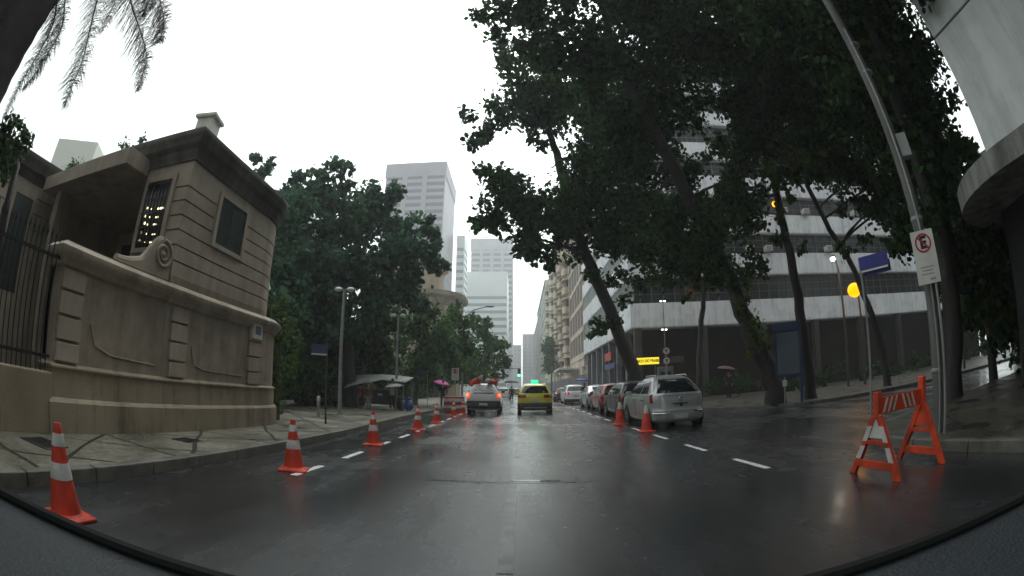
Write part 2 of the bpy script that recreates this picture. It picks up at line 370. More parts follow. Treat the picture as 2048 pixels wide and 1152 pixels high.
mb = MB(); mb.prism(offs(KL, -.16)+[(-260, 460), (-260, -20)], -.02, .146); struct(mb, 'left_pavement', M_PAVL)
def kerb(line, name, d=-.16, z=.15):
    a = line; b = offs(line, d); mb = MB()
    for i in range(len(a)-1):
        n = max(1, min(60, int(math.dist(a[i], a[i+1])/1.0))) if a[i][1] < 60 else 6
        for k in range(n):
            f, g = (k+.006)/n, (k+1-.006)/n
            q = lambda P, f: (P[i][0]*(1-f)+P[i+1][0]*f, P[i][1]*(1-f)+P[i+1][1]*f)
            p0, p1, p2, p3 = q(a, f), q(a, g), q(b, g), q(b, f)
            mb.prism([p0, p1, p2, p3], -.01, z+random.Random(i*97+k).uniform(0, .006))
    struct(mb, name, M_KERB, bevel=.012)
kerb(KL, 'left_kerb')
def arc(cx, cy, r, a0, a1, n=8): return [(cx+r*math.cos(R(a0+(a1-a0)*i/n)), cy+r*math.sin(R(a0+(a1-a0)*i/n))) for i in range(n+1)]
K1 = [(5.45, -20), (5.45, 0), (5.5, 4.6)]+arc(7.6, 4.9, 2.1, 180, 95, 7)[1:]+[(9, 7.3), (14, 7.8), (30, 8.4), (60, 9)]
mb = MB(); mb.prism(offs(K1, .16)+[(60, -20)], -.02, .146); struct(mb, 'corner_pavement', M_PAVR); kerb(K1, 'corner_kerb', .16)
K2 = [(60, 15), (30, 15), (14, 15.7), (11.5, 16.3), (9.8, 17.6), (8.6, 19.3), (7.0, 20.6), (6.2, 22), (5.95, 24), (5.9, 30), (5.9, 60), (5.9, 150), (5.9, 460)]
mb = MB(); mb.prism(offs(K2, .16)+[(60, 460)], -.02, .146); struct(mb, 'right_pavement', M_PAVR); kerb(K2, 'right_kerb', .16)
# lane markings
mb = MB()
def dash(mb, x, y0, y1, wd=.11, z=.004):
    rr = random.Random(y0*31+x); j = lambda: rr.uniform(-.008, .008)
    n = 6; L_ = [(x-wd/2+j(), y0+(y1-y0)*i/n) for i in range(n+1)]; R_ = [(x+wd/2+j(), y0+(y1-y0)*i/n) for i in range(n+1)]
    mb.add([(a, b, z) for a, b in L_]+[(a, b, z) for a, b in R_], [(i, n+1+i, n+2+i, i+1) for i in range(n)])
for k in range(34): dash(mb, -3.02+.0015*k, 5.61+1.93*k, 5.61+1.93*k+.98)
for k in range(28): dash(mb, 3.47+.004*k, 5.75+2.42*k, 5.75+2.42*k+1.15)
struct(mb, 'lane_markings', M_PAINT)
mb = MB(); dash(mb, -.1, 3.0, 6.2, .12); dash(mb, .02, 13.6, 15.2, .1); dash(mb, .05, 19, 21, .1); dash(mb, -.05, 8.7, 10.0, .09); struct(mb, 'worn_centre_line', M_OLDP)
# repaired trench across the carriageway, slightly darker and smoother
mb = MB(); mb.add([(-1.3, 6.27, .003), (1.0, 6.22, .003), (1.0, 6.31, .003), (-1.3, 6.36, .003)], [(0, 1, 2, 3)])
struct(mb, 'road_patch', mat('patch_tar', (.026, .028, .030), .3, .3, 5, .3, 60, rvar=.1, coat=.5))

q = MB(); n = 26; q.add([(.22+.36*math.cos(2*PI*k/n)*(1+.15*math.sin(3*k)), 6.38+.055*math.sin(2*PI*k/n)*(1+.2*math.sin(5*k)), .0075) for k in range(n)], [tuple(range(n))])
struct(q, 'puddle_water', mat('puddle_water', (.02, .021, .023), .03, spec=.6))
def cover(name, label, x, y, rx, ry, rz=0, square=False, z=.147):
    t = thing(name, label, 'manhole', (x, y, z), rz)
    m = MB()
    if square: m.cbox(-rx, rx, -ry, ry, -.01, .012, .004)
    else: m.lathe([(rx, -.01), (rx, .009), (rx*.97, .012), (.01, .012)], 28)
    m.build('frame', mat('cast_iron_rim', (.04, .04, .038), .5, .3, 10), t)
    g = MB()
    for i in range(-4, 5):
        if square: g.box(-rx*.85, rx*.85, i*ry/5-.008, i*ry/5+.008, .012, .018)
        else:
            h = math.sqrt(max(0, (rx*.85)**2-(i*rx/5)**2)); g.box(-h, h, i*rx/5-.008, i*rx/5+.008, .012, .018)
    g.build('lid', mat('cast_iron_lid', (.03, .03, .028), .4, .3, 20), t)
cover('manhole_cover', 'round dark iron cover in the corner pavement, nearest the right edge of the picture', 6.5, 3.95, .3, .3)
cover('manhole_cover', 'round dark iron cover in the corner pavement, further back beyond the no-parking sign pole', 9.6, 6.1, .36, .36)
cover('pavement_hatch', 'dark rectangular hatch set in the left pavement close behind the nearest cone', -5.45, 2.95, .32, .22, .2, True)
cover('pavement_hatch', 'small dark rectangular hatch in the left pavement below the middle pilaster of the beige wall', -5.3, 5.9, .2, .2, .1, True)

# ------------------------------------------------------------------ beige rusticated building (left)
def normals(line, closed=False):
    out = []
    for i in range(len(line)):
        a = line[i-1] if i > 0 else None; b = line[i]; c = line[i+1] if i < len(line)-1 else None
        ns = []
        if a is not None: t = Vector((b[0]-a[0], b[1]-a[1])).normalized(); ns.append(Vector((t.y, -t.x)))
        if c is not None: t = Vector((c[0]-b[0], c[1]-b[1])).normalized(); ns.append(Vector((t.y, -t.x)))
        n = sum(ns, Vector((0, 0)));
        if len(ns) == 2: n = n/max(.2, (1+ns[0].dot(ns[1])))
        out.append(n)
    return out
def sweep(mb, line, prof):
    ns = normals(line)
    mb.grid([[(p[0]+n.x*o, p[1]+n.y*o, z) for p, n in zip(line, ns)] for o, z in prof])
def cap(mb, line, off, z, back):
    ns = normals(line); mb.add([(p[0]+n.x*off, p[1]+n.y*off, z) for p, n in zip(line, ns)]+[(x, y, z) for x, y in back], [tuple(range(len(line)+len(back)))])
def courses(z0, z1, h, dep=.05, g=.034, off=0.0):
    pr = []; z = z0
    while z < z1-.01:
        t = min(z+h, z1); pr += [(off, z), (off, t-g)] + ([(off-dep, t-g+.004), (off-dep, t-.004)] if t < z1-.01 else [(off, t)]); z = t
    return pr
ARC = arc(-7.9, 9.9, 1.7, 0, 90, 14)
house = thing('corner_building', 'beige rusticated two-storey building with a rounded far corner and moulded cornice', 'building', (-8, 8, .15))
HB = Vector((8, -8, -.15))
def hb(mb, name, m, parent=None, **k):
    p = parent or house
    mb.v = [(v[0]+HB.x, v[1]+HB.y, v[2]+HB.z) for v in mb.v] if True else mb.v
    return mb.build(name, m, p, **k)
ARC2 = arc(-7.85, 9.45, 1.65, 0, 90, 14)
low = [(-6.2, 6.15), (-6.2, 9.9)]+ARC[1:]+[(-16, 11.6)]
lowp = [(.13, .12), (.13, .58), (.10, .62), (.05, .64), (.05, 1.04), (.085, 1.05), (.085, 1.075), (.03, 1.10), (0, 1.12)]
ledge = [(0, 2.44), (.05, 2.46), (.07, 2.53), (.13, 2.57), (.17, 2.63), (.17, 2.70), (.03, 2.80), (-.1, 2.812), (-.5, 2.84)]
m1 = MB(); sweep(m1, low, lowp); hb(m1, 'plinth', M_PLINTH)
m1 = MB(); sweep(m1, low, [(0, 1.12), (0, 2.44)]); hb(m1, 'lower_wall', M_BEIGE2)
m1 = MB(); sweep(m1, low, ledge); hb(m1, 'string_course', M_TRIM, smooth=True)
up = [(-7.7, 9.2), (-7.7, 6.15), (-6.2, 6.15), (-6.2, 9.45)]+ARC2[1:]+[(-16, 11.1)]
m1 = MB(); sweep(m1, up, [(-.05, 2.5), (-.05, 2.81), (-.02, 2.95)]+courses(2.95, 5.0, .293, off=-.02)+[(-.02, 5.24)]); hb(m1, 'upper_wall', M_BEIGE)
cl = [(-12.25, 6.15), (-6.2, 6.15), (-6.2, 9.45)]+ARC2[1:]+[(-16, 11.1)]
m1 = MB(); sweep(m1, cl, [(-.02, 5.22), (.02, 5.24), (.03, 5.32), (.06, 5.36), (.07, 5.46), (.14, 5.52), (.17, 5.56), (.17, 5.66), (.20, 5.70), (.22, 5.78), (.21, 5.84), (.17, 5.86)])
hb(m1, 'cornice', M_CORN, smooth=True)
m1 = MB(); cap(m1, cl, .18, 5.858, [(-16, 6.4)]); hb(m1, 'roof', mat('roof_membrane', (.10, .10, .09), .8, .4, 2))
# pilaster strips with channelled joints
def pilaster(y0, y1, parent, px=-6.2):
    q = MB()
    zz = 1.12
    for t in (1.42, 1.77, 2.12, 2.42): q.cbox(px-.02, px+.06, y0, y1, zz+.022, t-.022, .008); zz = t
    q.box(px-.02, px+.008, y0+.012, y1-.012, 1.12, 2.43)
    q.v = [(v[0]+HB.x, v[1]+HB.y, v[2]+HB.z) for v in q.v]; return q.build('pilaster', M_BEIGE, parent)
pilaster(6.30, 6.80, house); pilaster(9.12, 9.68, house)
def moulding(pts, parent, m, r=.02):
    q = MB(); q.tube([(p[0]+HB.x, p[1]+HB.y, p[2]+HB.z) for p in pts], r, 6); q.build('panel_moulding', m, parent, smooth=True)
# street window
m1 = MB(); 
for a in ((7.25, 7.36, 3.82, 5.02), (8.40, 8.51, 3.82, 5.02), (7.36, 8.40, 4.93, 5.02), (7.36, 8.40, 3.82, 3.92)): m1.cbox(-6.24, -6.17, a[0], a[1], a[2], a[3], .01)
wf = hb(m1, 'window', M_BEIGE)
m1 = MB(); m1.box(-6.22, -6.205, 7.36, 8.40, 3.92, 4.93)
for i in range(22): z = 3.95+i*.0445; m1.box(-6.21, -6.196, 7.40, 7.86, z, z+.022); m1.box(-6.21, -6.196, 7.90, 8.36, z, z+.022)
for y in (7.36, 7.86, 8.36): m1.box(-6.215, -6.188, y, y+.04, 3.92, 4.93)
m1.v = [(v[0]+HB.x, v[1]+HB.y, v[2]+HB.z) for v in m1.v]; m1.build('shutter', M_DARKWOOD, wf)
# lit grille window on the near face
m1 = MB()
for a in ((-7.62, -7.50, 3.4, 5.0), (-6.72, -6.60, 3.4, 5.0), (-7.5, -6.72, 4.88, 5.0), (-7.5, -6.72, 3.4, 3.5)): m1.cbox(a[0], a[1], 6.12, 6.19, a[2], a[3], .01)
wf = hb(m1, 'window', M_BEIGE)
m1 = MB(); m1.box(-7.5, -6.72, 6.155, 6.165, 3.5, 4.88); m1.v = [(v[0]+HB.x, v[1]+HB.y, v[2]+HB.z) for v in m1.v]; m1.build('pane', mat('window_glass_dim', (.02, .025, .025), .15), wf)
rr = random.Random(4); m_in = mat('indoor_lamp_glow', (1, .85, .5), emit=(1, .85, .45), estr=2.2)
for i in range(5):
    z = 3.6+i*.16+rr.uniform(-.03, .03)
    for x0, wd, zz, hh in ((-7.02+rr.uniform(-.03, .05), rr.uniform(.06, .2), z, rr.uniform(.015, .04)), (-7.42+rr.uniform(0, .08), rr.uniform(.02, .05), z+.05, rr.uniform(.02, .05)), (-7.25+rr.uniform(0, .05), rr.uniform(.015, .03), z+.02, .03)):
        m1 = MB(); m1.box(x0, x0+wd, 6.145, 6.152, zz, zz+hh); m1.v = [(v[0]+HB.x, v[1]+HB.y, v[2]+HB.z) for v in m1.v]; m1.build('lit_lamp', m_in, wf)
m1 = MB()
for i in range(7): m1.tube([(-7.45+i*.111, 6.10, 3.5), (-7.45+i*.111, 6.10, 4.88)], .011, 5)
for z in (3.6, 3.9, 4.2, 4.5, 4.8): m1.box(-7.5, -6.72, 6.09, 6.11, z, z+.02)
m1.v = [(v[0]+HB.x, v[1]+HB.y, v[2]+HB.z) for v in m1.v]; m1.build('grille', M_BLACK, wf)
# porch recess
m1 = MB(); m1.box(-11.9, -7.66, 5.40, 6.13, 5.06, 5.43); m1.box(-11.4, -11.1, 5.7, 6.1, .15, 5.08); hb(m1, 'porch_beam', M_BEIGE, bevel=.01)
m1 = MB(); m1.box(-12.3, -7.7, 6.2, 9.4, 5.1, 5.2); hb(m1, 'porch_ceiling', M_BEIGE)
m1 = MB(); m1.box(-12.3, -7.7, 9.2, 9.4, .15, 5.1); m1.box(-12.5, -12.3, 6.15, 9.4, .15, 5.3); hb(m1, 'porch_wall', M_BEIGE)
m1 = MB(); m1.box(-10.2, -9.1, 9.14, 9.2, 2.2, 4.7); m1.box(-10.3, -9.0, 9.1, 9.16, 4.7, 4.8); hb(m1, 'door', M_DARKWOOD)
m1 = MB(); m1.box(-11.9, -10.9, 9.14, 9.2, 3.3, 4.7); hb(m1, 'window', M_DARKWOOD)
# small label box on the wall
t = thing('meter_box', 'small white box with a blue plate high on the beige wall, at its far pilaster', 'box', (-6.16, 9.41, 2.2))
q = MB(); q.cbox(-.03, .06, -.21, .21, 0, .36, .008); q.build('housing', mat('cream_enamel', (.55, .54, .48), .5, .1, 5), t)
q = MB(); q.box(.06, .064, -.12, .13, .10, .30); q.build('plate', mat('blue_grey_plate', (.10, .12, .18), .4), t)
# chimney
ch = thing('roof_chimney', 'white square chimney with a wider capped top on the beige building roof', 'chimney', (-8.9, 8.95, 5.8), R(12)); ch.scale = (.62, .62, .96)
q = MB(); q.box(-.42, .42, -.42, .42, 0, 2.2); q.cbox(-.52, .52, -.52, .52, 1.45, 1.55, .02); q.build('shaft', mat('white_render', (.62, .62, .56), .8, .15, 3), ch)
q = MB(); q.cbox(-.47, .47, -.47, .47, 1.9, 2.55, .03); q.cbox(-.6, .6, -.6, .6, 2.55, 2.67, .03); q.build('cap', mat('white_render', (1, 1, 1)), ch)
q = MB()
for i in range(4): q.box(-.15, .15, -.44, -.42, 1.05+i*.09, 1.10+i*.09)
q.build('vent', M_BLACK, ch)
di = thing('satellite_dish', 'small pale dish behind the white chimney on the beige building roof', 'satellite dish', (-7.7, 9.5, 5.86), R(20))
q = MB(); q.lathe([(.01, 0), (.18, .02), (.34, .09), (.42, .16), (.41, .17), (.33, .11), (.17, .035), (.01, .015)], 20, M=Matrix.Translation((0, 0, .75)) @ Matrix.Rotation(R(-55), 4, 'Y')); q.build('dish', M_GREYM, di, smooth=True)
q = MB(); q.tube([(0, 0, 0), (0, 0, .75)], .025, 6); q.build('mast', M_GREYM, di)

# boundary wall with the volute
bw = thing('boundary_wall', 'beige courtyard wall with plinth, pilaster and a curled volute on top', 'wall', (-6.3, 4.9, .15))
HB = Vector((6.3, -4.9, -.15))
bl = [(-6.62, 3.56), (-6.2, 3.56), (-6.2, 6.14)]
def bw_(mb, name, m, **k): return hb(mb, name, m, bw, **k)
m1 = MB(); sweep(m1, bl, lowp); bw_(m1, 'plinth', M_PLINTH)
m1 = MB(); sweep(m1, bl, [(0, 1.12), (0, 2.44)]); m1.box(-6.62, -6.5, 3.56, 6.14, .12, 2.79); bw_(m1, 'panel', M_BEIGE2)
m1 = MB(); sweep(m1, bl, ledge); m1.add([(-6.62, 3.5, 2.806), (-6.15, 3.5, 2.806), (-6.15, 6.14, 2.806), (-6.62, 6.14, 2.806)], [(0, 1, 2, 3)]); bw_(m1, 'coping', M_TRIM, smooth=True)
pilaster(3.58, 4.06, bw)
# scroll: swept curve in the wall plane
def curve_pts():
    P = []
    for i in range(9): f = i/8; P.append((4.75+f*.55, 2.88+.10*f*f))
    for i in range(1, 13): f = i/12; P.append((5.30+f*.55, 2.98+.52*(f*f*(3-2*f))))
    cx, cz = 5.88, 3.24
    for i in range(40):
        a = R(95-i*17.5); r = .26-.0052*i; P.append((cx+r*math.cos(a), cz+r*math.sin(a)))
    return P
CP = curve_pts()
m1 = MB(); top = CP[:24]
vs = [(y, z) for y, z in top]+[(6.14, 3.2), (6.14, 2.82), (4.75, 2.82)]
m1.add([(-6.24, y, z-.02) for y, z in vs]+[(-6.46, y, z-.02) for y, z in vs], [tuple(range(len(vs))), tuple(reversed(range(len(vs), 2*len(vs))))]+[(i, (i+1) % len(vs), len(vs)+(i+1) % len(vs), len(vs)+i) for i in range(len(vs))])
sc_ = bw_(m1, 'volute', M_BEIGE)
m1 = MB(); rows = []
for (y, z) in CP[:22]: rows.append((y, z))
m1.tube([(-6.33+HB.x, y+HB.y, z+HB.z) for y, z in CP[:22]], .075, 8)
m1.tube([(-6.225+HB.x, y+HB.y, z+HB.z) for y, z in CP[20:]], [.038-.0004*i for i in range(len(CP)-20)], 8); m1.sphere((-6.225+HB.x, 5.88+HB.y, 3.24+HB.z), .05)
m1.build('volute_rim', M_TRIM, sc_, smooth=True)
m1 = MB(); m1.tube([(-6.19, 4.3, 1.75), (-6.19, 4.42, 1.45), (-6.19, 4.8, 1.34), (-6.19, 5.9, 1.30)], .012, 5); bw_(m1, 'panel_moulding', M_BEIGE)
HB = Vector((8, -8, -.15))
m1 = MB(); m1.tube([(-6.19, 7.0, 1.75), (-6.19, 7.1, 1.42), (-6.19, 7.4, 1.34), (-6.19, 8.9, 1.30)], .012, 5); hb(m1, 'panel_moulding', M_BEIGE)

# wing at the far left
wing = thing('courtyard_wing', 'beige rusticated wing with a tall arched window behind the iron railing', 'building', (-12.2, 2, .15))
HB = Vector((12.2, -2, -.15)); wl = [(-24, -9.0), (-12.2, -9.0), (-12.2, 6.1)]
def wg(mb, name, m, **k): return hb(mb, name, m, wing, **k)
m1 = MB(); sweep(m1, wl, [(0, .1), (0, 2.9)]+courses(2.9, 5.0, .4)+[(0, 5.24)]); wg(m1, 'wall', M_BEIGE)
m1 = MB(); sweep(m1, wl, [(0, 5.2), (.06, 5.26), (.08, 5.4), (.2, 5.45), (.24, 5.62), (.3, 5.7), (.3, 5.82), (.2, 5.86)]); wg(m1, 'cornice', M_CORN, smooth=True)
m1 = MB(); cap(m1, wl, .25, 5.855, [(-24, 6.1)]); wg(m1, 'roof', mat('roof_membrane', (1, 1, 1)))
m1 = MB(); m1.box(-12.24, -12.17, 4.5, 4.6, 2.4, 4.9); m1.box(-12.24, -12.17, 5.3, 5.4, 2.4, 4.9); m1.box(-12.24, -12.17, 4.6, 5.3, 4.8, 4.9); wf = wg(m1, 'window', M_BEIGE)
m1 = MB(); m1.box(-12.23, -12.19, 4.6, 5.3, 2.4, 4.8); m1.v = [(v[0]+HB.x, v[1]+HB.y, v[2]+HB.z) for v in m1.v]; m1.build('shutter', M_DARKWOOD, wf)

# iron railing
fe = thing('iron_railing', 'tall dark iron railing on a low wall at the left edge of the picture', 'fence', (-6.25, 1, .15))
q = MB(); q.cbox(-.15, .15, -5, 2.5, -.02, .82, .02); q.build('base_wall', M_PLINTH, fe)
for z in (1.0, 2.35):
    q = MB(); q.box(-.02, .02, -5, 2.5, z, z+.045); q.build('rail', M_BLACK, fe)
for i in range(76):
    y = 2.43-i*.095; q = MB(); q.tube([(0, y, .82), (0, y, 2.62)], .011, 5, caps=False); q.tube([(0, y, 2.6), (0, y, 2.66), (0, y, 2.78)], [.011, .026, .002], 5); q.build('bar', M_BLACK, fe)

# ------------------------------------------------------------------ banded office building (right)
ob = thing('office_block', 'modern office block with broad white bands between dark rows of windows', 'building', (9.1, 37, 0))
HB = Vector((-9.1, -37, 0))
def ob_(mb, name, m, parent=None, **k): return hb(mb, name, m, parent or ob, **k)
OL = [(9.15, 66), (9.15, 37), (56, 32.0), (56, 66)]
m1 = MB(); sweep(m1, OL, [(-1.2, 0), (-1.2, 35.5)]); ob_(m1, 'core_wall', mat('core_dark', (.05, .05, .05), .7))
bands = [(6.2, 8.2), (10.5, 12.4), (14.4, 16.15), (18.1, 20.0), (21.8, 23.6), (25.8, 27.4), (29.6, 31.2), (33.4, 35.2)]
for b0, b1 in bands:
    m1 = MB(); sweep(m1, OL, [(-1.3, b0-.12), (-.05, b0-.1), (0, b0), (0, b1), (-.12, b1+.02), (-1.3, b1+.02)]); ob_(m1, 'white_band', M_WHITEB)
m_fr = mat('window_bars', (.10, .105, .105), .5); m_lou = mat('pale_louvre', (.5, .51, .52), .6, .15, 3)
for i in range(len(bands)-1):
    z0, z1 = bands[i][1]+.02, bands[i+1][0]-.12
    m1 = MB(); sweep(m1, OL[:3], [(-.55, z0), (-.55, z1)]); gl = ob_(m1, 'window_row', mat('office_glass', (.012, .015, .017), .15, .5, .25, col2=(.035, .04, .042), spec=.3))
    m1 = MB(); ux, uy = 46.85, -5.0; n = 46
    for k in range(n+1):
        f = k/n; x, y = 9.15+ux*f, 37+uy*f+.52
        if i < 7: m1.box(x-.03, x+.03, y-.06, y, z0, z1)
    for zz in (z0+.02, z0+(z1-z0)*.36, z0+(z1-z0)*.68): m1.add([(9.15, 37.46, zz), (56, 32.46, zz), (56, 32.46, zz+.05), (9.15, 37.46, zz+.05)], [(0, 1, 2, 3)])
    m1.v = [(v[0]+HB.x, v[1]+HB.y, v[2]+HB.z) for v in m1.v]; m1.build('window_frame', m_fr, gl)
    m1 = MB()
    for k in range(29): y = 37.5+k*.96; m1.box(9.2, 9.62, y, y+.13, z0, z1)
    m1.box(9.34, 9.42, 37.5, 64.5, z0+.5, z0+.56)
    ob_(m1, 'sun_louvres', m_lou)
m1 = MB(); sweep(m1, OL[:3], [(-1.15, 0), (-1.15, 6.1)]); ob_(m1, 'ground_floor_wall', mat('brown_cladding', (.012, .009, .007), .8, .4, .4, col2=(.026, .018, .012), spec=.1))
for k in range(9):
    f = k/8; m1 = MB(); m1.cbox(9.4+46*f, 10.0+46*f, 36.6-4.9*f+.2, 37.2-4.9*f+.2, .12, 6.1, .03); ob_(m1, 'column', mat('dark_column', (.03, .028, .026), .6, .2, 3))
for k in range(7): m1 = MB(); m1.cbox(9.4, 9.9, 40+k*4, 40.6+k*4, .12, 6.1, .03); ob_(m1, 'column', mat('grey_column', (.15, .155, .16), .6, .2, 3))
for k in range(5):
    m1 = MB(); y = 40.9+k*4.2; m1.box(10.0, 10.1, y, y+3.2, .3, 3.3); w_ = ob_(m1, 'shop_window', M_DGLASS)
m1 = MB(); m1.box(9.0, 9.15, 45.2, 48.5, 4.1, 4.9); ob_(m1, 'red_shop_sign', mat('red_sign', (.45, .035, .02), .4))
m1 = MB(); m1.box(9.0, 9.12, 43.5, 48.5, 3.2, 3.75); ob_(m1, 'blue_shop_sign', mat('blue_sign', (.03, .04, .16), .4))
ac0 = None
for (x, z) in ((24.9, 16.25), (22.5, 12.5), (20.6, 12.5), (29.5, 12.5), (34, 16.25), (27.5, 16.2), (26, 20.1)):
    if ac0 is None:
        ac0 = thing('air_conditioner', 'x', 'air conditioner', (0, 0, 0), R(-6), 'air conditioners on the office block')
        q = MB(); q.cbox(-.36, .36, -.55, .1, 0, .5, .02); q.build('case', mat('ac_white', (.55, .54, .5), .5, .1, 4), ac0)
        q = MB(); 
        for k in range(6): q.box(-.3, .3, -.562, -.55, .06+k*.065, .09+k*.065)
        q.build('grille', m_fr, ac0); a = ac0
    else: a = copy_tree(ac0)
    a.location = (x, 37-5.0*(x-9.15)/46.85, z)
    a['label'] = {24.9: 'white window air conditioner on the third white band, right of the leaning lamp trunk', 22.5: 'window air conditioner on the second white band, nearer the leaning trunk', 20.6: 'window air conditioner on the second white band, leftmost of that row', 29.5: 'window air conditioner on the second white band, right of the thin trunk', 34: 'window air conditioner on the third white band, furthest right', 27.5: 'window air conditioner on the third white band, in the middle of its row', 26: 'highest window air conditioner, on the fourth white band of the office block'}[x]

# ------------------------------------------------------------------ cream apartment blocks down the right side
M_CREAM = mat('cream_stucco', (.60, .50, .40), .8, .16, .5, .2, 12, stretch=(1, 1, .3), stain=.4)
M_CREAM2 = mat('pale_yellow_stucco', (.60, .58, .46), .8, .16, .4, .2, 12, stretch=(1, 1, .3))
M_CREAM3 = mat('grey_green_stucco', (.45, .49, .44), .8, .2, .4, .2, 12, stretch=(1, 1, .3))
M_LILAC = mat('grey_stucco', (.36, .35, .36), .8, .2, .3)
m_shut = mat('brown_shutter', (.10, .075, .06), .6, .3, 4); m_wgl = mat('flat_glass', (.05, .055, .06), .15, .4, .6)
def apartment(label, x, y0, y1, h, m, nwin, fh=3.5, z0=5.0, bays=(), wm=None, wh=1.7, ww=1.5, slabs=True, depth=18):
    t = thing('apartment_block', label, 'building', (x, y0, 0))
    q = MB(); q.box(0, depth, .02, y1-y0-.02, 0, h); q.build('wall', m, t)
    q = MB(); q.box(-.35, depth, 0.03, y1-y0-.03, h, h+.35); q.box(-.15, 1, .03, y1-y0-.03, h+.35, h+1.1); q.build('cornice', m, t)
    if slabs:
        q = MB()
        z = z0
        while z < h-1: q.box(-.12, 0, .03, y1-y0-.03, z-.25, z); z += fh
        q.build('string_courses', m, t)
    w0 = None; z = z0
    while z+wh+.9 < h:
        for k in range(nwin):
            yc = (k+.5)*(y1-y0)/nwin
            if any(a <= k < b for a, b in bays): continue
            if w0 is None:
                w0 = MB(); w0.box(-.03, .05, -ww/2-.1, ww/2+.1, -.1, wh+.1)
                w0 = w0.build('window', m_fr, t)
                g = MB(); g.box(-.045, -.032, -ww/2, ww/2, 0, wh); g = g.build('pane', wm or m_wgl, w0); c = w0
            else: c = copy_tree(w0, t)
            c.location = (0, yc, z+.8)
        z += fh
    b0 = None; z = z0
    while z+2.8 < h:
        for a, b in bays:
            yc = (a+b)/2*(y1-y0)/nwin; wd = (b-a)*(y1-y0)/nwin*.82
            if b0 is None:
                P = [(0, -wd/2)]+[(-1.15*math.cos(R(q_))**.6 if abs(q_) < 89 else 0, wd/2*math.sin(R(q_))) for q_ in range(-85, 86, 10)]+[(0, wd/2)]
                P = [(p[0], p[1]) for p in P]
                q = MB(); q.prism(P, -.2, 1.0); b0 = q.build('balcony', m, t)
                q = MB(); q.box(-.55, -.02, -wd/2*.8, wd/2*.8, 1.0, 2.5); q.build('balcony_door', wm or m_shut, b0); q = MB(); q.prism(P, 2.5, 2.75); q.build('balcony_roof', m, b0); c = b0
            else: c = copy_tree(b0, t)
            c.location = (0, yc, z)
        z += fh
    q = MB(); q.box(-.05, 0, .4, y1-y0-.4, .3, 3.4); q.build('shop_front', mat('shop_dark', (.04, .038, .035), .3, .4, 1), t)
    return t
apartment('cream block with brown louvred windows next to the white-banded office', 9.25, 66.2, 84, 34, M_CREAM, 5, 3.9, 6, wm=m_shut, wh=2.9, ww=2.4)
apartment('tall cream block with curved balconies stacked up its street front', 9.2, 84.2, 118, 36.5, M_CREAM, 6, 3.7, 4.6, bays=((0, 1), (2, 3), (4, 5)))
apartment('pale yellow block beyond the cream balconies on the right of the street', 9.2, 118.2, 160, 35, M_CREAM2, 8, 3.6, 5, bays=((1, 2), (5, 6)))
apartment('grey-green block with plain windows, fourth of the row on the right', 9.0, 160.2, 235, 39, M_CREAM3, 12, 3.7, 5)
apartment('hazy grey block at the far end of the right-hand row', 9.2, 235.2, 330, 36, M_LILAC, 12, 3.8, 5)
# canopy over the pavement
aw = thing('pavement_canopy', 'long white canopy over the pavement under the cream balconies', 'canopy', (9.1, 78, 0))
q = MB(); q.cbox(-3.0, 0, -6, 6, 4.3, 4.65, .04); q.build('roof', mat('canopy_white', (.6, .6, .58), .5, .1, 1), aw)
for y in (-5.5, 0, 5.5):
    q = MB(); q.tube([(-2.8, y, .14), (-2.8, y, 4.3)], .07, 8); q.build('post', M_GREYM, aw)

# ------------------------------------------------------------------ distant towers
def slab_tower(label, name, corner, wx, dy, h, m, mw, n, z0, gap, frac=.5, piers=0, top=0, side=True, rz=0):
    t = thing(name, label, 'building', corner, rz)
    q = MB(); q.box(0, wx, 0, dy, 0, h); 
    if top: q.box(-.4, wx+.4, -.4, dy, h-top, h+.01)
    q.build('wall', m, t)
    q = MB(); q.box(.4, wx-.4, -.06, 0, 0, gap*frac)
    if side: q.box(wx, wx+.06, .4, dy-.4, 0, gap*frac)
    w0 = q.build('window_row', mw, t); w0.location = (0, 0, z0)
    for k in range(1, n):
        c = w0.copy(); COL.objects.link(c); c.parent = t; c.location = (0, 0, z0+k*gap)
    for k in range(piers):
        q = MB(); x = wx*(k+1)/(piers+1); q.box(x-1.1, x+1.1, -.5, 0, 0, h-1); q.build('pier', m, t)
    return t
m_tw = mat('tower_mauve', (.27, .25, .29), .6, .1, .1); m_tg = mat('tower_glass', (.05, .05, .08), .3)
slab_tower('tall mauve-grey tower with horizontal bands, left of the street', 'office_tower', (-60, 182, 0), 27.4, 32, 100, m_tw, m_tg, 27, 8, 3.35, .5, 2, 7)
m_wt = mat('white_tower', (.86, .9, .9), .6, .05, .1); m_wg = mat('pale_blue_glass', (.30, .37, .38), .25)
slab_tower('white tower with rows of pale blue windows closing the street', 'white_tower', (-31.5, 232, 0), 25.0, 30, 62, m_wt, m_wg, 13, 3, 3.7, .40)
slab_tower('grey slab building rising behind the white banded tower', 'slab_tower', (-33, 300, 0), 28.2, 26, 103, mat('pale_grey_tower', (.42, .42, .44), .6, .1, .1), mat('slab_glass', (.13, .15, .18), .3), 16, 40, 3.9, .5, 3, 8)
slab_tower('narrow pale building between the mauve tower and the white tower', 'narrow_tower', (-31, 215, 0), 4.0, 14, 76, m_wt, m_wg, 14, 20, 3.7, .4)
slab_tower('mauve building far down the street at its vanishing end', 'far_tower', (2.5, 420, 0), 13, 30, 52, mat('far_mauve', (.30, .27, .32), .6), mat('far_glass', (.18, .17, .21), .4), 14, 3, 3.5, .5, 2)
slab_tower('low grey building far down the street beside the mauve one', 'far_building', (-9, 400, 0), 10, 30, 40, mat('far_grey', (.33, .34, .33), .6), mat('far_glass2', (.2, .21, .22), .4), 10, 3, 3.5, .5, 2)
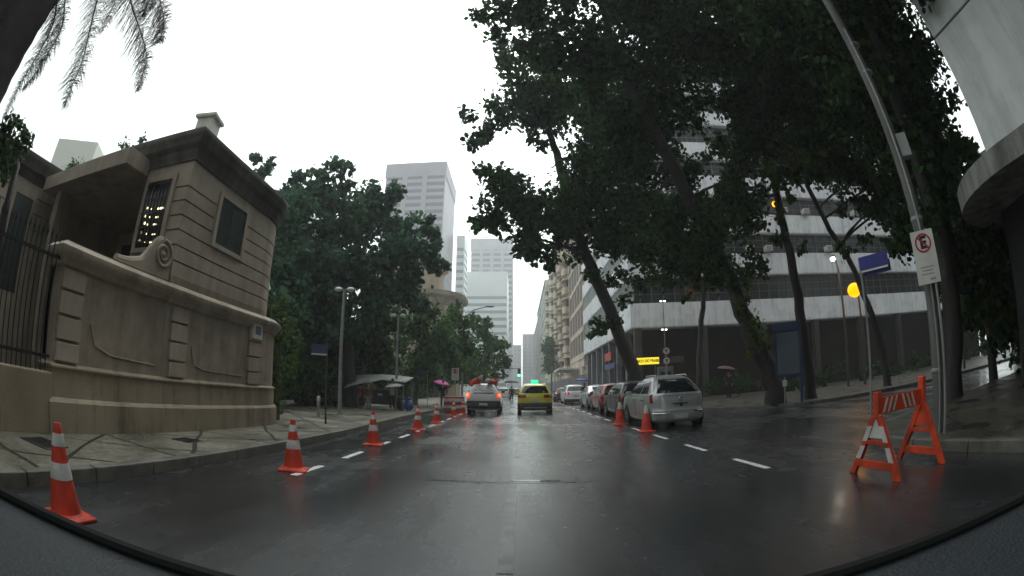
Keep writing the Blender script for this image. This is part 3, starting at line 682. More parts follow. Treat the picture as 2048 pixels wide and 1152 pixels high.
slab_tower('plain pale building seen over the roof of the beige wing', 'pale_block', (-73, 33, 0), 9, 16, 33.5, mat('pale_beige_far', (.50, .52, .46), .7), mat('pale_glass', (.38, .40, .37), .5), 2, 8, 3.5, .4, rz=R(35))
slab_tower('green glass building showing above the trees behind the beige building', 'glass_building', (-58, 84, 0), 9, 16, 40.5, mat('sea_green', (.16, .30, .25), .4), mat('green_glass', (.12, .24, .22), .2), 10, 4, 3.5, .5)
# classical building with the cornice
cb = thing('classical_building', 'tan classical building with heavy rounded cornices above the small trees', 'building', (-14.5, 74, 0))
OC = [(-8, -6)]+[(p[0], p[1]) for p in arc(-1.2, 0, 5.6, -90, 0, 10)]+[(4.4, 4)]
m_tan = mat('tan_stone', (.36, .285, .20), .7, .25, .4, .2, 8, stretch=(1, 1, .4))
q = MB(); sweep(q, OC, [(0, 0), (0, 15.2)]); q.build('wall', m_tan, cb, smooth=True)
q = MB(); sweep(q, OC, [(0, 14.3), (.3, 14.5), (.4, 15.3), (1.1, 15.7), (1.2, 16.4), (.2, 16.5), (-2.2, 16.8)]); q.build('cornice', mat('tan_cornice', (.27, .22, .16), .7, .3, .6), cb, smooth=True)
OT = [(-8, -4)]+[(p[0], p[1]) for p in arc(-2.6, 0, 4.0, -90, 0, 10)]+[(1.4, 3)]
q = MB(); sweep(q, OT, [(0, 16.4), (0, 20.6), (.2, 20.8), (.8, 21.2), (.9, 21.9), (0, 22.2)]); cap(q, OT, 0, 22.2, [(-8, 3)]); q.build('attic', m_tan, cb, smooth=True)
for k in range(8):
    a = R(-80+k*12); q = MB(); q.tube([(-1.2+5.75*math.cos(a), 5.75*math.sin(a), 3), (-1.2+5.75*math.cos(a), 5.75*math.sin(a), 14.2)], [.42, .34], 10); q.build('column', m_tan, cb, smooth=True)
for k in range(5):
    a = R(-74+k*12); q = MB(); q.box(-.45, .45, -.1, .1, 6, 12.5, M=Matrix.Translation((-1.2+5.6*math.cos(a), 5.6*math.sin(a), 0)) @ Matrix.Rotation(a+PI/2, 4, 'Z')); q.build('window', m_wgl, cb)

# ------------------------------------------------------------------ white building with canopy at the right edge
wb = thing('white_building', 'white panelled building with a rounded canopy slab at the upper right corner', 'building', (9, 0, 0))
m_wp = mat('white_panel', (.74, .77, .75), .7, .1, .8, .1, 8, stretch=(1, 1, .35), stain=.2)
q = MB()
for z0, z1 in ((4.75, 7.62), (7.68, 11.4), (11.46, 16), (16.06, 21), (21.06, 27), (27.06, 33)):  # upper rows out of view, raised to shade the street
    for y0, y1 in ((-30, -20), (-19.96, -11.04), (-11, -4.02), (-3.98, 1.0), (1.04, 4.0)): q.cbox(0, .3, y0, y1, z0, z1, .015)
q.build('wall_panels', m_wp, wb)
q = MB(); q.box(.05, 26, -30, 3.97, 4.7, 33); q.build('core', mat('panel_joint', (.12, .12, .11), .8), wb)
CO = [(-.45, -30), (-.45, 3.2)]+arc(2.6, 3.2, 3.05, 180, 100, 12)[1:]+[(6, 6.4), (14, 6.7), (26, 7.2)]
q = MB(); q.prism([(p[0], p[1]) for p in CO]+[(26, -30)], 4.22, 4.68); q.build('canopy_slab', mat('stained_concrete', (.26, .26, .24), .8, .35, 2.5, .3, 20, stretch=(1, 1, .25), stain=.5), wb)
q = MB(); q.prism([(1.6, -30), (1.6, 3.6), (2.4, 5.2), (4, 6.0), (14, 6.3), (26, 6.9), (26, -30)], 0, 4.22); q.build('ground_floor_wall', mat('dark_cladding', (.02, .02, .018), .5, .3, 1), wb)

# unseen blocks added behind the camera to darken the street
apartment('unseen tall block added behind the camera on the left to shade the street', -31, -70, -14, 32, M_LILAC, 10, 3.6, 5)
apartment('unseen tall block added behind the camera on the right to shade the street', 11, -90, -31.5, 36, M_CREAM3, 10, 3.6, 5)

q = thing('dark_block', 'dark building closing the side street at the far right edge', 'building', (62, 0, 0))
m1 = MB(); m1.box(0, 20, -12, 30, 0, 26); m1.build('wall', mat('dark_brown_wall', (.06, .055, .05), .8, .3, .3), q)
w0 = None
for k in range(6):
    m1 = MB(); m1.box(-.1, 0, -10, 28, 4+k*3.8, 5.8+k*3.8); m1.build('window_row', M_DGLASS, q)

# ------------------------------------------------------------------ cars
def interp(rows, z):
    n = len(rows)
    if z <= rows[0][0]: return rows[0][1:]
    if z >= rows[-1][0]: return rows[-1][1:]
    for i in range(n-1):
        if rows[i][0] <= z <= rows[i+1][0]:
            t = (z-rows[i][0])/(rows[i+1][0]-rows[i][0]); a = rows[max(i-1, 0)]; b = rows[i]; c = rows[i+1]; d = rows[min(i+2, n-1)]
            o = []
            for k in range(1, len(b)):
                m0 = (c[k]-a[k])/max(1e-6, c[0]-a[0])*(c[0]-b[0]); m1 = (d[k]-b[k])/max(1e-6, d[0]-b[0])*(c[0]-b[0])
                dl = c[k]-b[k]   # limited tangents keep the curve from overshooting
                if m0*dl <= 0: m0 = 0
                if m1*dl <= 0: m1 = 0
                m0 = math.copysign(min(abs(m0), 3*abs(dl)), m0); m1 = math.copysign(min(abs(m1), 3*abs(dl)), m1)
                o.append((2*t**3-3*t*t+1)*b[k]+(t**3-2*t*t+t)*m0+(3*t*t-2*t**3)*c[k]+(t**3-t*t)*m1)
            return o
def contour(rows, z, s, off=0.0):
    # s runs from the middle of the tail: + towards the right side, then forward
    wd, yr, yf, r = interp(rows, z); sg = 1 if s >= 0 else -1; a = abs(s); r = min(r, wd*.9)
    q = r*PI/2
    if a <= wd-r: x, y, nx, ny = a, yr, 0, -1
    elif a <= wd-r+q:
        t = (a-(wd-r))/r; x = wd-r+r*math.sin(t); y = yr+r-r*math.cos(t); nx, ny = math.sin(t), -math.cos(t)
    else: x, y, nx, ny = wd, yr+r+(a-(wd-r+q)), 1, 0
    y += .085*(min(1, x/wd))**2*(1 if ny < 0 else 0)*abs(ny) - (0 if a <= wd-r+q else 0)
    y += .055*(1-abs(ny)) if wd-r < a <= wd-r+q and False else 0
    return (sg*(x+nx*off), y+ny*off, z)
def s_of_y(rows, z, y):
    wd, yr, yf, r = interp(rows, z); r = min(r, wd*.9); return wd-r+r*PI/2+(y-yr-r)
HATCH = [(.17, .74, .12, 3.92, .22), (.24, .83, .03, 4.0, .24), (.42, .868, .0, 4.05, .26), (.50, .872, .015, 4.05, .26), (.58, .874, .055, 4.04, .25), (.80, .872, .08, 3.98, .24),
         (.90, .862, .10, 3.86, .23), (.97, .842, .12, 3.30, .22), (1.02, .815, .15, 3.0, .2), (1.20, .745, .27, 2.74, .22), (1.38, .66, .41, 2.46, .24), (1.46, .615, .50, 2.30, .26), (1.505, .54, .60, 2.16, .28), (1.53, .40, .78, 1.98, .28)]
def scale_rows(rows, L_, W_, H_, dy=0.0):
    return [(z*H_, w*W_, y*L_+(dy if z > .95 else 0), f*L_, r) for z, w, y, f, r in rows]
SEDAN = [(.17, .74, .12, 4.25, .22), (.24, .83, .03, 4.33, .24), (.42, .868, .0, 4.38, .26), (.58, .874, .02, 4.36, .25), (.80, .872, .04, 4.3, .24),
         (.90, .862, .06, 4.2, .23), (.98, .84, .10, 3.6, .22), (1.03, .80, .55, 3.2, .2), (1.20, .735, .95, 2.9, .2), (1.36, .665, 1.30, 2.55, .2), (1.42, .60, 1.45, 2.35, .22), (1.46, .45, 1.65, 2.1, .22)]
TRUCK = [(.22, .74, .12, 4.2, .16), (.30, .83, .03, 4.3, .16), (.46, .85, .0, 4.35, .14), (.55, .855, .03, 4.34, .12), (.85, .85, .06, 4.28, .12),
         (.98, .835, .08, 4.1, .12), (1.05, .82, .10, 3.5, .12), (1.10, .79, .13, 3.2, .12), (1.30, .68, .28, 2.9, .13), (1.50, .56, .46, 2.6, .14), (1.57, .48, .56, 2.4, .16), (1.60, .36, .74, 2.2, .16)]
M_TAIL = mat('tail_lens_red', (.17, .010, .010), .12, coat=.6)
M_PLAST = mat('dark_bumper_plastic', (.022, .022, .024), .55)
M_CARG = mat('tinted_car_glass', (.012, .014, .016), .05, spec=.7)
M_CHR = mat('bright_trim', (.5, .5, .5), .2, metal=.9)
M_PLATE = mat('plate_grey', (.42, .42, .42), .5)
def paint(name, col, metal=.35, rough=.32): return mat(name, col, rough, .05, 1.5, metal=metal, coat=.7)
def car(name, label, cat, loc, rz, rows, pm, cfg, group=None):
    t = thing(name, label, cat, loc, rz, group)
    z0, z1 = rows[0][0], rows[-1][0]; nz = 46; q = MB(); grid = []
    belt = cfg.get('belt', 1.0)
    for i in range(nz+1):
        f = i/nz; z = z0+(z1-z0)*(f if f < .7 else .7+.3*math.sin((f-.7)/.3*PI/2))
        wd, yr, yf, r = interp(rows, z); r = min(r, wd*.9); rf = min(.5, wd*.6); row = []
        smax = wd-r+r*PI/2
        for k in range(-17, 18): row.append(contour(rows, z, smax*k/17))
        ye = row[-1][1]; n = 18
        right = [(wd, ye+(yf-rf-ye)*j/n, z) for j in range(1, n+1)]
        fr = [(wd-rf+rf*math.cos(R(a)), yf-rf+rf*math.sin(R(a))*.9, z) for a in range(15, 91, 15)]
        fl = [(-x, y, zz) for x, y, zz in reversed(fr)]; left = [(-x, y, zz) for x, y, zz in reversed(right)]
        grid.append(row+right+fr+fl+left)
    q.grid(grid, True)
    # crowned roof
    top = grid[-1]; cx = 0; cy = sum(p[1] for p in top)/len(top); pr = top
    for f, h in ((.7, .018), (.35, .03)):
        nr = [(p[0]*f, cy+(p[1]-cy)*f, z1+h) for p in top]; q.grid([pr, nr], True); pr = nr
    q.add(pr, [tuple(range(len(pr)))]); q.add(grid[0], [tuple(reversed(range(len(top))))])
    body = q.build('body', pm, t, smooth=True)
    def patch(sa, sb, za, zb, off=.006, n=14, m=10, sy=False):
        rws = []
        for j in range(m+1):
            z = za+(zb-za)*j/m; a = sa(z) if callable(sa) else sa; b = sb(z) if callable(sb) else sb
            rws.append([contour(rows, z, a+(b-a)*i/n, off) for i in range(n+1)])
        return rws
    def P(nm, m_, *a, **k):
        q = MB(); q.grid(patch(*a, **k))
        q.add([], []); return q.build(nm, m_, cfg.get('_par', t), smooth=True)
    bz0, bz1 = cfg['rw']; top_w = lambda z: interp(rows, z)[0]
    rw = P('rear_window', cfg.get('glass', M_CARG), lambda z: -(top_w(z)-.10), lambda z: top_w(z)-.10, bz0, bz1, off=.005, n=20, m=14)
    q = MB(); q.tube([Vector(contour(rows, bz0+.04, .05, .03)), Vector(contour(rows, bz0+.16, -.30, .03))], .012, 5); q.build('wiper', M_BLACK, t)
    # side windows
    y0w, y1w, y2w, y3w = cfg['side']
    for sg in (-1, 1):
        for ya, yb in ((y0w, y1w), (y2w, y3w)):
            slope = 0
            def sa(z, ya=ya): return sg*s_of_y(rows, z, ya+max(0, (z-belt))*cfg.get('rake', .5)*(1 if ya == y0w else 0))
            def sb(z, yb=yb): return sg*s_of_y(rows, z, yb-(max(0, (z-belt))*1.55 if yb == y3w else 0))
            P('side_window', M_CARG, sa, sb, belt+.03, cfg['sw'], off=.005, n=8, m=8)
    # lamps
    for sg in (-1, 1):
        a, b, la, lb = cfg['lamp']
        P('tail_light', cfg.get('lampmat', M_TAIL), sg*a, sg*b, la, lb, off=.012, n=8, m=6)
        if cfg.get('lit'):
            x, y, z = contour(rows, cfg['lit'][1], sg*cfg['lit'][0], .02); q = MB(); q.sphere((x, y, z), cfg['lit'][2], 10, (1, .5, 1.1)); q.build('lit_bulb', cfg['lit'][3], t, smooth=True)
        if cfg.get('refl'): P('reflector', M_TAIL, sg*.62, sg*.78, .44, .49, off=.01, n=4, m=2)
    if cfg.get('bumper'):
        ba, bb = cfg['bumper']; sm = 1.15; P('lower_bumper', M_PLAST, -sm, sm, ba, bb, off=.008, n=40, m=6)
    if cfg.get('sill'):
        for sg in (-1, 1): P('sill_cladding', M_PLAST, sg*1.15, sg*3.6, .2, .42, off=.01, n=20, m=4)
    q = MB(); c = contour(rows, cfg['plate'], 0, .012); q.cbox(-.21, .21, c[1]-.012, c[1]+.02, cfg['plate']-.07, cfg['plate']+.07, .006); q.build('number_plate', M_PLATE, t)
    # tailgate shut line and handle strip
    for zz, wline in cfg.get('lines', ()):
        q = MB(); q.tube([contour(rows, zz, s_, .002) for s_ in np.linspace(-wline, wline, 22)], .006, 4); q.build('shut_line', M_BLACK, t)
    for zz, s0, s1, rr_ in cfg.get('trim', ()):
        q = MB(); q.tube([contour(rows, zz+(.0 if True else 0), s_, .012) for s_ in np.linspace(s0, s1, 12)], rr_, 6); q.build('trim_strip', M_CHR, t)
    wr, wt = cfg.get('wheel', (.31, .2)); yw = cfg.get('axles', (.70, 3.18)); hw = rows[3][1]
    wh0 = None
    for yv in yw:
        for sg in (-1, 1):
            q = MB(); Mx = Matrix.Translation((sg*(hw+.004), yv, wr)) @ Matrix.Rotation(R(90)*sg, 4, 'Y'); q.lathe([(wr+.075, -.03), (wr+.075, .0), (wr+.06, .003), (.02, .003)], 24, M=Mx); q.build('wheel_arch', M_PLAST, t)
            if wh0 is None:
                wh0 = bpy.data.objects.new('wheel', None); COL.objects.link(wh0); wh0.parent = t
                q = MB(); q.lathe([(wr*.66, -wt/2), (wr*.9, -wt/2), (wr, -wt*.36), (wr, wt*.36), (wr*.93, wt/2), (wr*.66, wt/2), (wr*.64, wt*.4)], 28); q.build('tyre', M_RUBBER, wh0, smooth=True)
                q = MB(); q.lathe([(wr*.66, -wt*.3), (wr*.66, wt*.42), (wr*.6, wt*.36), (wr*.2, wt*.40), (.02, wt*.42)], 28)
                for k in range(6): q.box(wr*.12, wr*.6, -.022, .022, wt*.38, wt*.46, M=Matrix.Rotation(k*PI/3, 4, 'Z'))
                q.build('rim', mat('alloy_rim', (.35, .35, .36), .3, metal=.7), wh0, smooth=True); wv = wh0
            else: wv = copy_tree(wh0, t)
            wv.location = (sg*(hw-wt/2+.016), yv, wr); wv.rotation_euler = (0, R(90)*sg, 0)
    for sg in (-1, 1):
        q = MB(); yb = cfg['mirror']; q.cbox(min(sg*.84, sg*1.03), max(sg*.84, sg*1.03), yb-.06, yb+.07, belt-.02, belt+.12, .03); q.build('wing_mirror', cfg.get('mirmat', pm), t, smooth=True)
    if cfg.get('rails'):
        for sg in (-1, 1):
            q = MB(); q.tube([(sg*.5, cy-.62, z1-.04), (sg*.50, cy-.52, z1+.015), (sg*.50, cy+.5, z1+.02), (sg*.48, cy+.6, z1-.04)], .016, 6); q.build('roof_rail', M_CHR, t)
    return t, rows
def door_lines(t, rows, ys, m=M_BLACK):
    for sg in (-1, 1):
        for y in ys:
            q = MB(); q.tube([contour(rows, z, sg*s_of_y(rows, z, y), .001) for z in np.linspace(.36, .97, 8)], .005, 4); q.build('shut_line', m, t)
        for y in ys[:2]:
            q = MB(); c = contour(rows, .86, sg*s_of_y(rows, .86, y+.12), .015); q.cbox(c[0]-.015, c[0]+.02, c[1], c[1]+.18, .845, .875, .008); q.build('door_handle', m, t)
GH = dict(belt=.99, rw=(1.06, 1.42), sw=1.40, side=(.62, 1.45, 1.52, 2.98), lamp=(.70, 1.02, .72, 1.02), plate=.36, mirror=2.6, lines=((.60, .78),), refl=True)
m_silver = paint('silver_paint', (.36, .37, .37)); M_ST = m_silver
ROUND = HATCH[:9]+[(1.20, .735, .31, 2.74, .24), (1.38, .635, .52, 2.42, .26), (1.46, .575, .68, 2.22, .28), (1.505, .50, .86, 2.0, .28), (1.53, .34, 1.1, 1.8, .2)]
rows = [(z, w_, y, f, r+.12) for z, w_, y, f, r in scale_rows(ROUND, 1, 1, 1.05)]
t, rr_ = car('parked_hatchback', 'silver hatchback parked nearest on the right, behind the two orange cones', 'car', (4.72, 13.0, 0), R(1.5), rows, m_silver, dict(GH, rw=(1.07, 1.49), sw=1.46, lamp=(.86, 1.02, .78, 1.04), belt=1.03, lines=((.52, .82), (.99, .8)), rails=True, side=(.75, 1.5, 1.57, 2.95), trim=((.47, -.9, -.36, .02), (.50, .42, .9, .016))))
q = MB()     # diamond badge on the tailgate
for k in range(4):
    a = [(0, .085), (.055, 0), (0, -.085), (-.055, 0)]; p0, p1 = a[k], a[(k+1) % 4]; y = contour(rows, .88, 0, .016)[1]
    q.tube([(p0[0], y, .885+p0[1]), (p1[0], y, .885+p1[1])], .011, 5)
q.build('badge', M_CHR, t)
q = MB(); c = contour(rows, .78, 0, .012); q.cbox(-.24, .24, c[1]-.02, c[1]+.01, .735, .765, .006); q.build('tailgate_handle', M_PLAST, t)
q = MB(); q.lathe([(.05, 0), (.05, .012), (.02, .016)], 12, c=(.0, 0, 0), M=Matrix.Translation((.02, contour(rows, .72, 0, .002)[1], .70)) @ Matrix.Rotation(R(90), 4, 'X')); q.build('lock', M_BLACK, t)
q = MB(); c = contour(rows, 1.36, .40, .004); q.cbox(.46, .60, c[1]-.012, c[1]+.01, 1.24, 1.30, .01); q.build('window_sticker', mat('sticker_red', (.5, .12, .1), .4), t)
door_lines(t, rows, (1.0, 2.0, 2.95))
# dark hatchback, red car, silver sedan, white suv, dark red car, far dark car
m_dk = paint('charcoal_paint', (.045, .047, .052), .4); m_rd = paint('red_paint', (.30, .02, .018), .2); m_s2 = paint('silver_blue_paint', (.42, .44, .46)); m_w = paint('white_paint', (.66, .66, .66), 0); m_mr = paint('maroon_paint', (.10, .012, .014), .3)
t, rows = car('parked_hatchback', 'dark grey hatchback parked directly ahead of the silver one', 'car', (4.9, 18.4, 0), R(1), scale_rows(HATCH, .97, .97, 1.0), m_dk, dict(GH, lit=None), 'cars parked along the right kerb'); door_lines(t, rows, (1.0, 2.0, 2.95))
t, rows = car('parked_hatchback', 'bright red hatchback parked between the dark grey car and the silver saloon', 'car', (5.0, 23.4, 0), R(1), scale_rows(HATCH, .96, .96, .99), m_rd, dict(GH), 'cars parked along the right kerb'); door_lines(t, rows, (1.0, 2.0, 2.95))
t, rows = car('parked_saloon', 'silver saloon with a bright curved roof line parked beyond the red car', 'car', (5.1, 28.4, 0), R(1), scale_rows(SEDAN, 1, 1, 1.03), m_s2, dict(GH, belt=1.02, rw=(1.09, 1.39), sw=1.38, side=(1.5, 2.1, 2.17, 3.2), plate=.72, lamp=(.62, .98, .80, .98)), 'cars parked along the right kerb'); door_lines(t, rows, (1.3, 2.1, 3.0))
SUVR = scale_rows(HATCH, 1.06, 1.02, 1.07)
m_br = mat('lit_brake_lens', (.9, .03, .02), .2, emit=(1, .03, .03), estr=2.5)
t, rows = car('parked_suv', 'white sport utility car with a glowing tail lamp under the blue umbrella', 'car', (4.55, 37.6, 0), R(1), SUVR, m_w, dict(GH, belt=1.05, rw=(1.13, 1.5), sw=1.48, lamp=(.55, 1.0, .84, 1.0), lampmat=M_TAIL, lit=(.74, .92, .06, m_br), bumper=(.2, .46), plate=.72), 'cars parked along the right kerb'); door_lines(t, rows, (1.0, 2.0, 2.95))
t, rows = car('parked_car', 'dark red car parked beyond the white one, just right of the taxi', 'car', (4.5, 46, 0), R(0), scale_rows(HATCH, .97, .97, .95), m_mr, dict(GH), 'cars parked along the right kerb')
# taxi
m_y = paint('taxi_yellow', (.52, .47, .02), .1, .35); m_yw = mat('taxi_green_lamp', (.1, 1, .5), .3, emit=(.01, 1, .30), estr=1.3)
TX = scale_rows(HATCH, 1.04, 1.03, 1.05)
t, rows = car('taxi', 'yellow taxi with a lit green roof sign driving ahead in the middle lane', 'taxi', (.77, 24.0, 0), R(-.5), TX, m_y, dict(GH, belt=1.04, rw=(1.10, 1.48), sw=1.47, lamp=(.46, 1.04, .86, 1.03), bumper=(.19, .60), plate=.72, rails=True, lines=((.62, .8),), mirror=2.7, sill=True, side=(.75, 1.55, 1.62, 3.05)))
door_lines(t, rows, (1.0, 2.0, 2.95))
q = MB(); q.cbox(-.19, .19, 1.05, 1.2, 1.63, 1.80, .02); q.build('roof_sign', m_yw, t)
q = MB(); q.cbox(-.21, .21, 1.03, 1.22, 1.605, 1.635, .008); q.build('roof_sign_base', M_PLAST, t)
q = MB(); q.grid([[contour(rows, z, s_, .012) for s_ in np.linspace(-.62, .62, 12)] for z in (.30, .34, .38)]); q.build('skid_plate', mat('satin_silver', (.3, .3, .3), .4, metal=.4), t)
# white pickup / estate with brake lights on
m_pw = paint('dull_white_paint', (.58, .56, .56), 0, .4)
m_bk = mat('brake_lamp_glow', (1, .1, .03), .2, emit=(1, .08, .02), estr=4); m_tr = mat('glowing_red_lens', (.8, .02, .02), .2, emit=(1, .02, .015), estr=1.1)
t, rows = car('pickup_truck', 'white pickup with glowing brake lights and orange cones on its roof', 'pickup truck', (-1.87, 23.6, 0), R(.5), TRUCK, m_pw, dict(GH, belt=1.12, rw=(1.17, 1.53), sw=1.46, side=(.7, 1.5, 1.6, 3.0), lamp=(.70, 1.0, .86, 1.12), lampmat=m_tr, lit=(.80, 1.0, .075, m_bk), bumper=(.24, .70), plate=.52, lines=((1.09, .72), (.74, .75)), glass=mat('painted_sky_glass', (.42, .41, .42), .35), wheel=(.32, .2), mirmat=M_PLAST))  # rear glass coloured pale for the sky it would reflect
q = MB(); q.cbox(-.55, .55, .10, .14, 1.10, 1.135, .01); q.build('dark_strip', M_BLACK, t)
for x in (-.42, .42):
    q = MB(); c = contour(rows, 1.27, x, .012); q.cbox(x-.04, x+.04, c[1]-.015, c[1]+.01, 1.2, 1.28, .01); q.build('catch', M_BLACK, t)
m_or = mat('cone_orange', (.62, .05, .02), .55, .25, 6, .15, 60, stain=.45); m_orw = mat('cone_white_band', (.52, .50, .48), .4, .25, 8, stain=.35)
m_br2 = mat('dusty_cone_orange', (.34, .07, .04), .6, .3, 5)
# distant traffic
t, rows = car('distant_car', 'small pale car far ahead on the left, between the pickup and the taxi', 'car', (-2.2, 60, 0), 0, scale_rows(HATCH, 1, 1, 1), paint('pale_pink_white', (.55, .5, .5), 0), dict(GH), None)
t, rows = car('distant_car', 'dark car far down the street just left of the taxi', 'car', (-.9, 88, 0), 0, scale_rows(HATCH, 1, 1, 1), m_dk, dict(GH), None)

# ------------------------------------------------------------------ the car the camera rides in
own = thing('camera_car', 'dark car bonnet and dashboard edge along the bottom of the picture', 'car', (0, .6, .9))
ow = lambda mb: setattr(mb, 'v', [(v[0], v[1]-.6, v[2]-.9) for v in mb.v])
q = MB(); rws = []
for i in range(13):
    f = i/12; row = []
    for k in range(-14, 15):
        x = k/14; hwid = .80-.14*f**2.2
        y0 = .60-.17*x*x; y1 = 1.17-.33*abs(x)**2.3; z = .955-.09*f-.09*f**3-.055*x*x-(.08*f**6)
        row.append((x*hwid, y0+(y1-y0)*f, z))
    rws.append(row)
q.grid(rws); ow(q); q.build('bonnet', mat('dark_car_paint', (.012, .016, .018), .45, coat=.25), own, smooth=True)
q = MB(); P_ = [(x, .535-.185*x*x, 1.0) for x in np.linspace(-1.12, 1.12, 41)]
q.tube(P_, .0125, 8); ow(q); q.build('windscreen_seal', mat('black_seal', (.003, .003, .003), .9), own, smooth=True)
q = MB(); rws = []
for f in np.linspace(0, 1, 9): rws.append([(x*(1), (.528-.185*x*x)*(1-f)+(.05)*f, .992-.05*f-.03*f*f) for x in np.linspace(-1.12, 1.12, 33)])
q.grid(rws); ow(q); q.build('dashboard', mat('dashboard_plastic', (.016, .021, .025), .6, .1, 3, .3, 120), own, smooth=True)
q = MB(); q.grid([[(x, .54-.185*x*x, .965-.0*x) for x in np.linspace(-1.0, 1.0, 33)], [(x*.98, .66-.185*x*x, .935) for x in np.linspace(-1.0, 1.0, 33)]]); ow(q); q.build('cowl', M_BLACK, own)

# ------------------------------------------------------------------ cones
def make_cone(label, loc, kind=0, group='orange traffic cones'):
    t = thing('traffic_cone', label, 'traffic cone', loc, 0, group)
    q = MB(); q.cbox(-.21, .21, -.21, .21, 0, .03, .01)
    q.lathe([(.19, .03), (.165, .045), (.150, .06)], 24); q.build('base', m_or, t, smooth=False)
    q = MB(); H = .74; r0, r1 = .150, .036
    def rr(z): return r0+(r1-r0)*(z-.06)/(H-.06)
    q.lathe([(rr(.06), .055), (rr(.3), .3), (rr(.5), .5), (rr(.7), .7), (rr(.73), .73), (.03, .745), (.022, .742), (.02, .70)], 24); q.build('body', m_or, t, smooth=True)
    for za, zb in ((.32, .45), (.57, .67)):
        q = MB(); q.lathe([(rr(za)+.001, za), (rr(za)+.004, za+.004), (rr(zb)+.004, zb-.004), (rr(zb)+.001, zb)], 24); q.build('white_band', m_orw, t, smooth=True)
    return t
cone = make_cone('orange cone with two white bands in the lower left corner, nearest the camera', (-3.36, 1.98, 0))
for (x, y, lab, rz) in ((-3.20, 5.97, 'second cone from the camera on the left, in front of the first lane dash', .3), (-3.16, 9.66, 'cone left of the lane line opposite the far end of the beige building', .1), (-3.1, 13.88, 'fourth cone from the camera in the left row', .5), (-3.12, 17.2, 'fifth cone of the left row, small against the pavement', .2), (-3.1, 21.6, 'cone beside the rear left corner of the pickup, left of the two', .7), (-2.98, 24.2, 'cone nearly hidden at the left side of the pickup', .4)):
    c = copy_tree(cone); c.location = (x, y, 0); c.rotation_euler = (0, 0, rz); c['label'] = lab
def plain_cone(label, loc, rx=0, ry=0, rz=0, s=1.0, m=None, grp='orange cones beside the silver car'):
    t = thing('traffic_cone', label, 'traffic cone', loc, 0, grp); t.rotation_euler = (rx, ry, rz); t.scale = (s, s, s)
    q = MB(); q.cbox(-.21, .21, -.21, .21, 0, .03, .012); q.lathe([(.18, .03), (.16, .05)], 24); q.build('base', m or m_or, t)
    q = MB(); q.lathe([(.155, .04), (.12, .25), (.082, .49), (.078, .5)], 24); q.build('body', m or m_or, t, smooth=True)
    q = MB(); q.lathe([(.079, .5), (.06, .62), (.045, .70), (.04, .71), (.02, .71)], 24); q.build('tip', m_orw, t, smooth=True)
    return t
plain_cone('orange cone with a pale tip beside the rear bumper of the silver hatchback', (3.55, 12.75, 0), s=1.06)
plain_cone('orange cone with a pale tip at the front side of the silver hatchback', (3.42, 15.75, 0), s=1.1, rz=.4)
plain_cone('orange cone lying tipped on the left of the pickup roof', (-2.35, 24.55, 1.60), rx=R(62), ry=R(-25), rz=R(40), s=1.35, grp='cones carried on the pickup')
plain_cone('dusty orange cone lying on the right of the pickup roof', (-1.45, 24.6, 1.62), rx=R(80), ry=R(15), rz=R(-20), s=1.35, m=m_br2, grp='cones carried on the pickup')
# barrier crates beside the pickup
bt = thing('road_barrier', 'red and white plastic barrier on the kerb side of the pickup', 'barrier', (-3.55, 24.9, 0), R(4))
q = MB(); q.cbox(-.55, .55, -.2, .2, 0, .9, .05); q.build('body', mat('barrier_red', (.22, .03, .025), .5, .2, 4), bt)
q = MB(); q.cbox(-.54, .54, -.215, -.195, .60, .78, .01); q.cbox(-.54, .54, -.215, -.195, .25, .40, .01); q.build('white_strip', m_orw, bt)

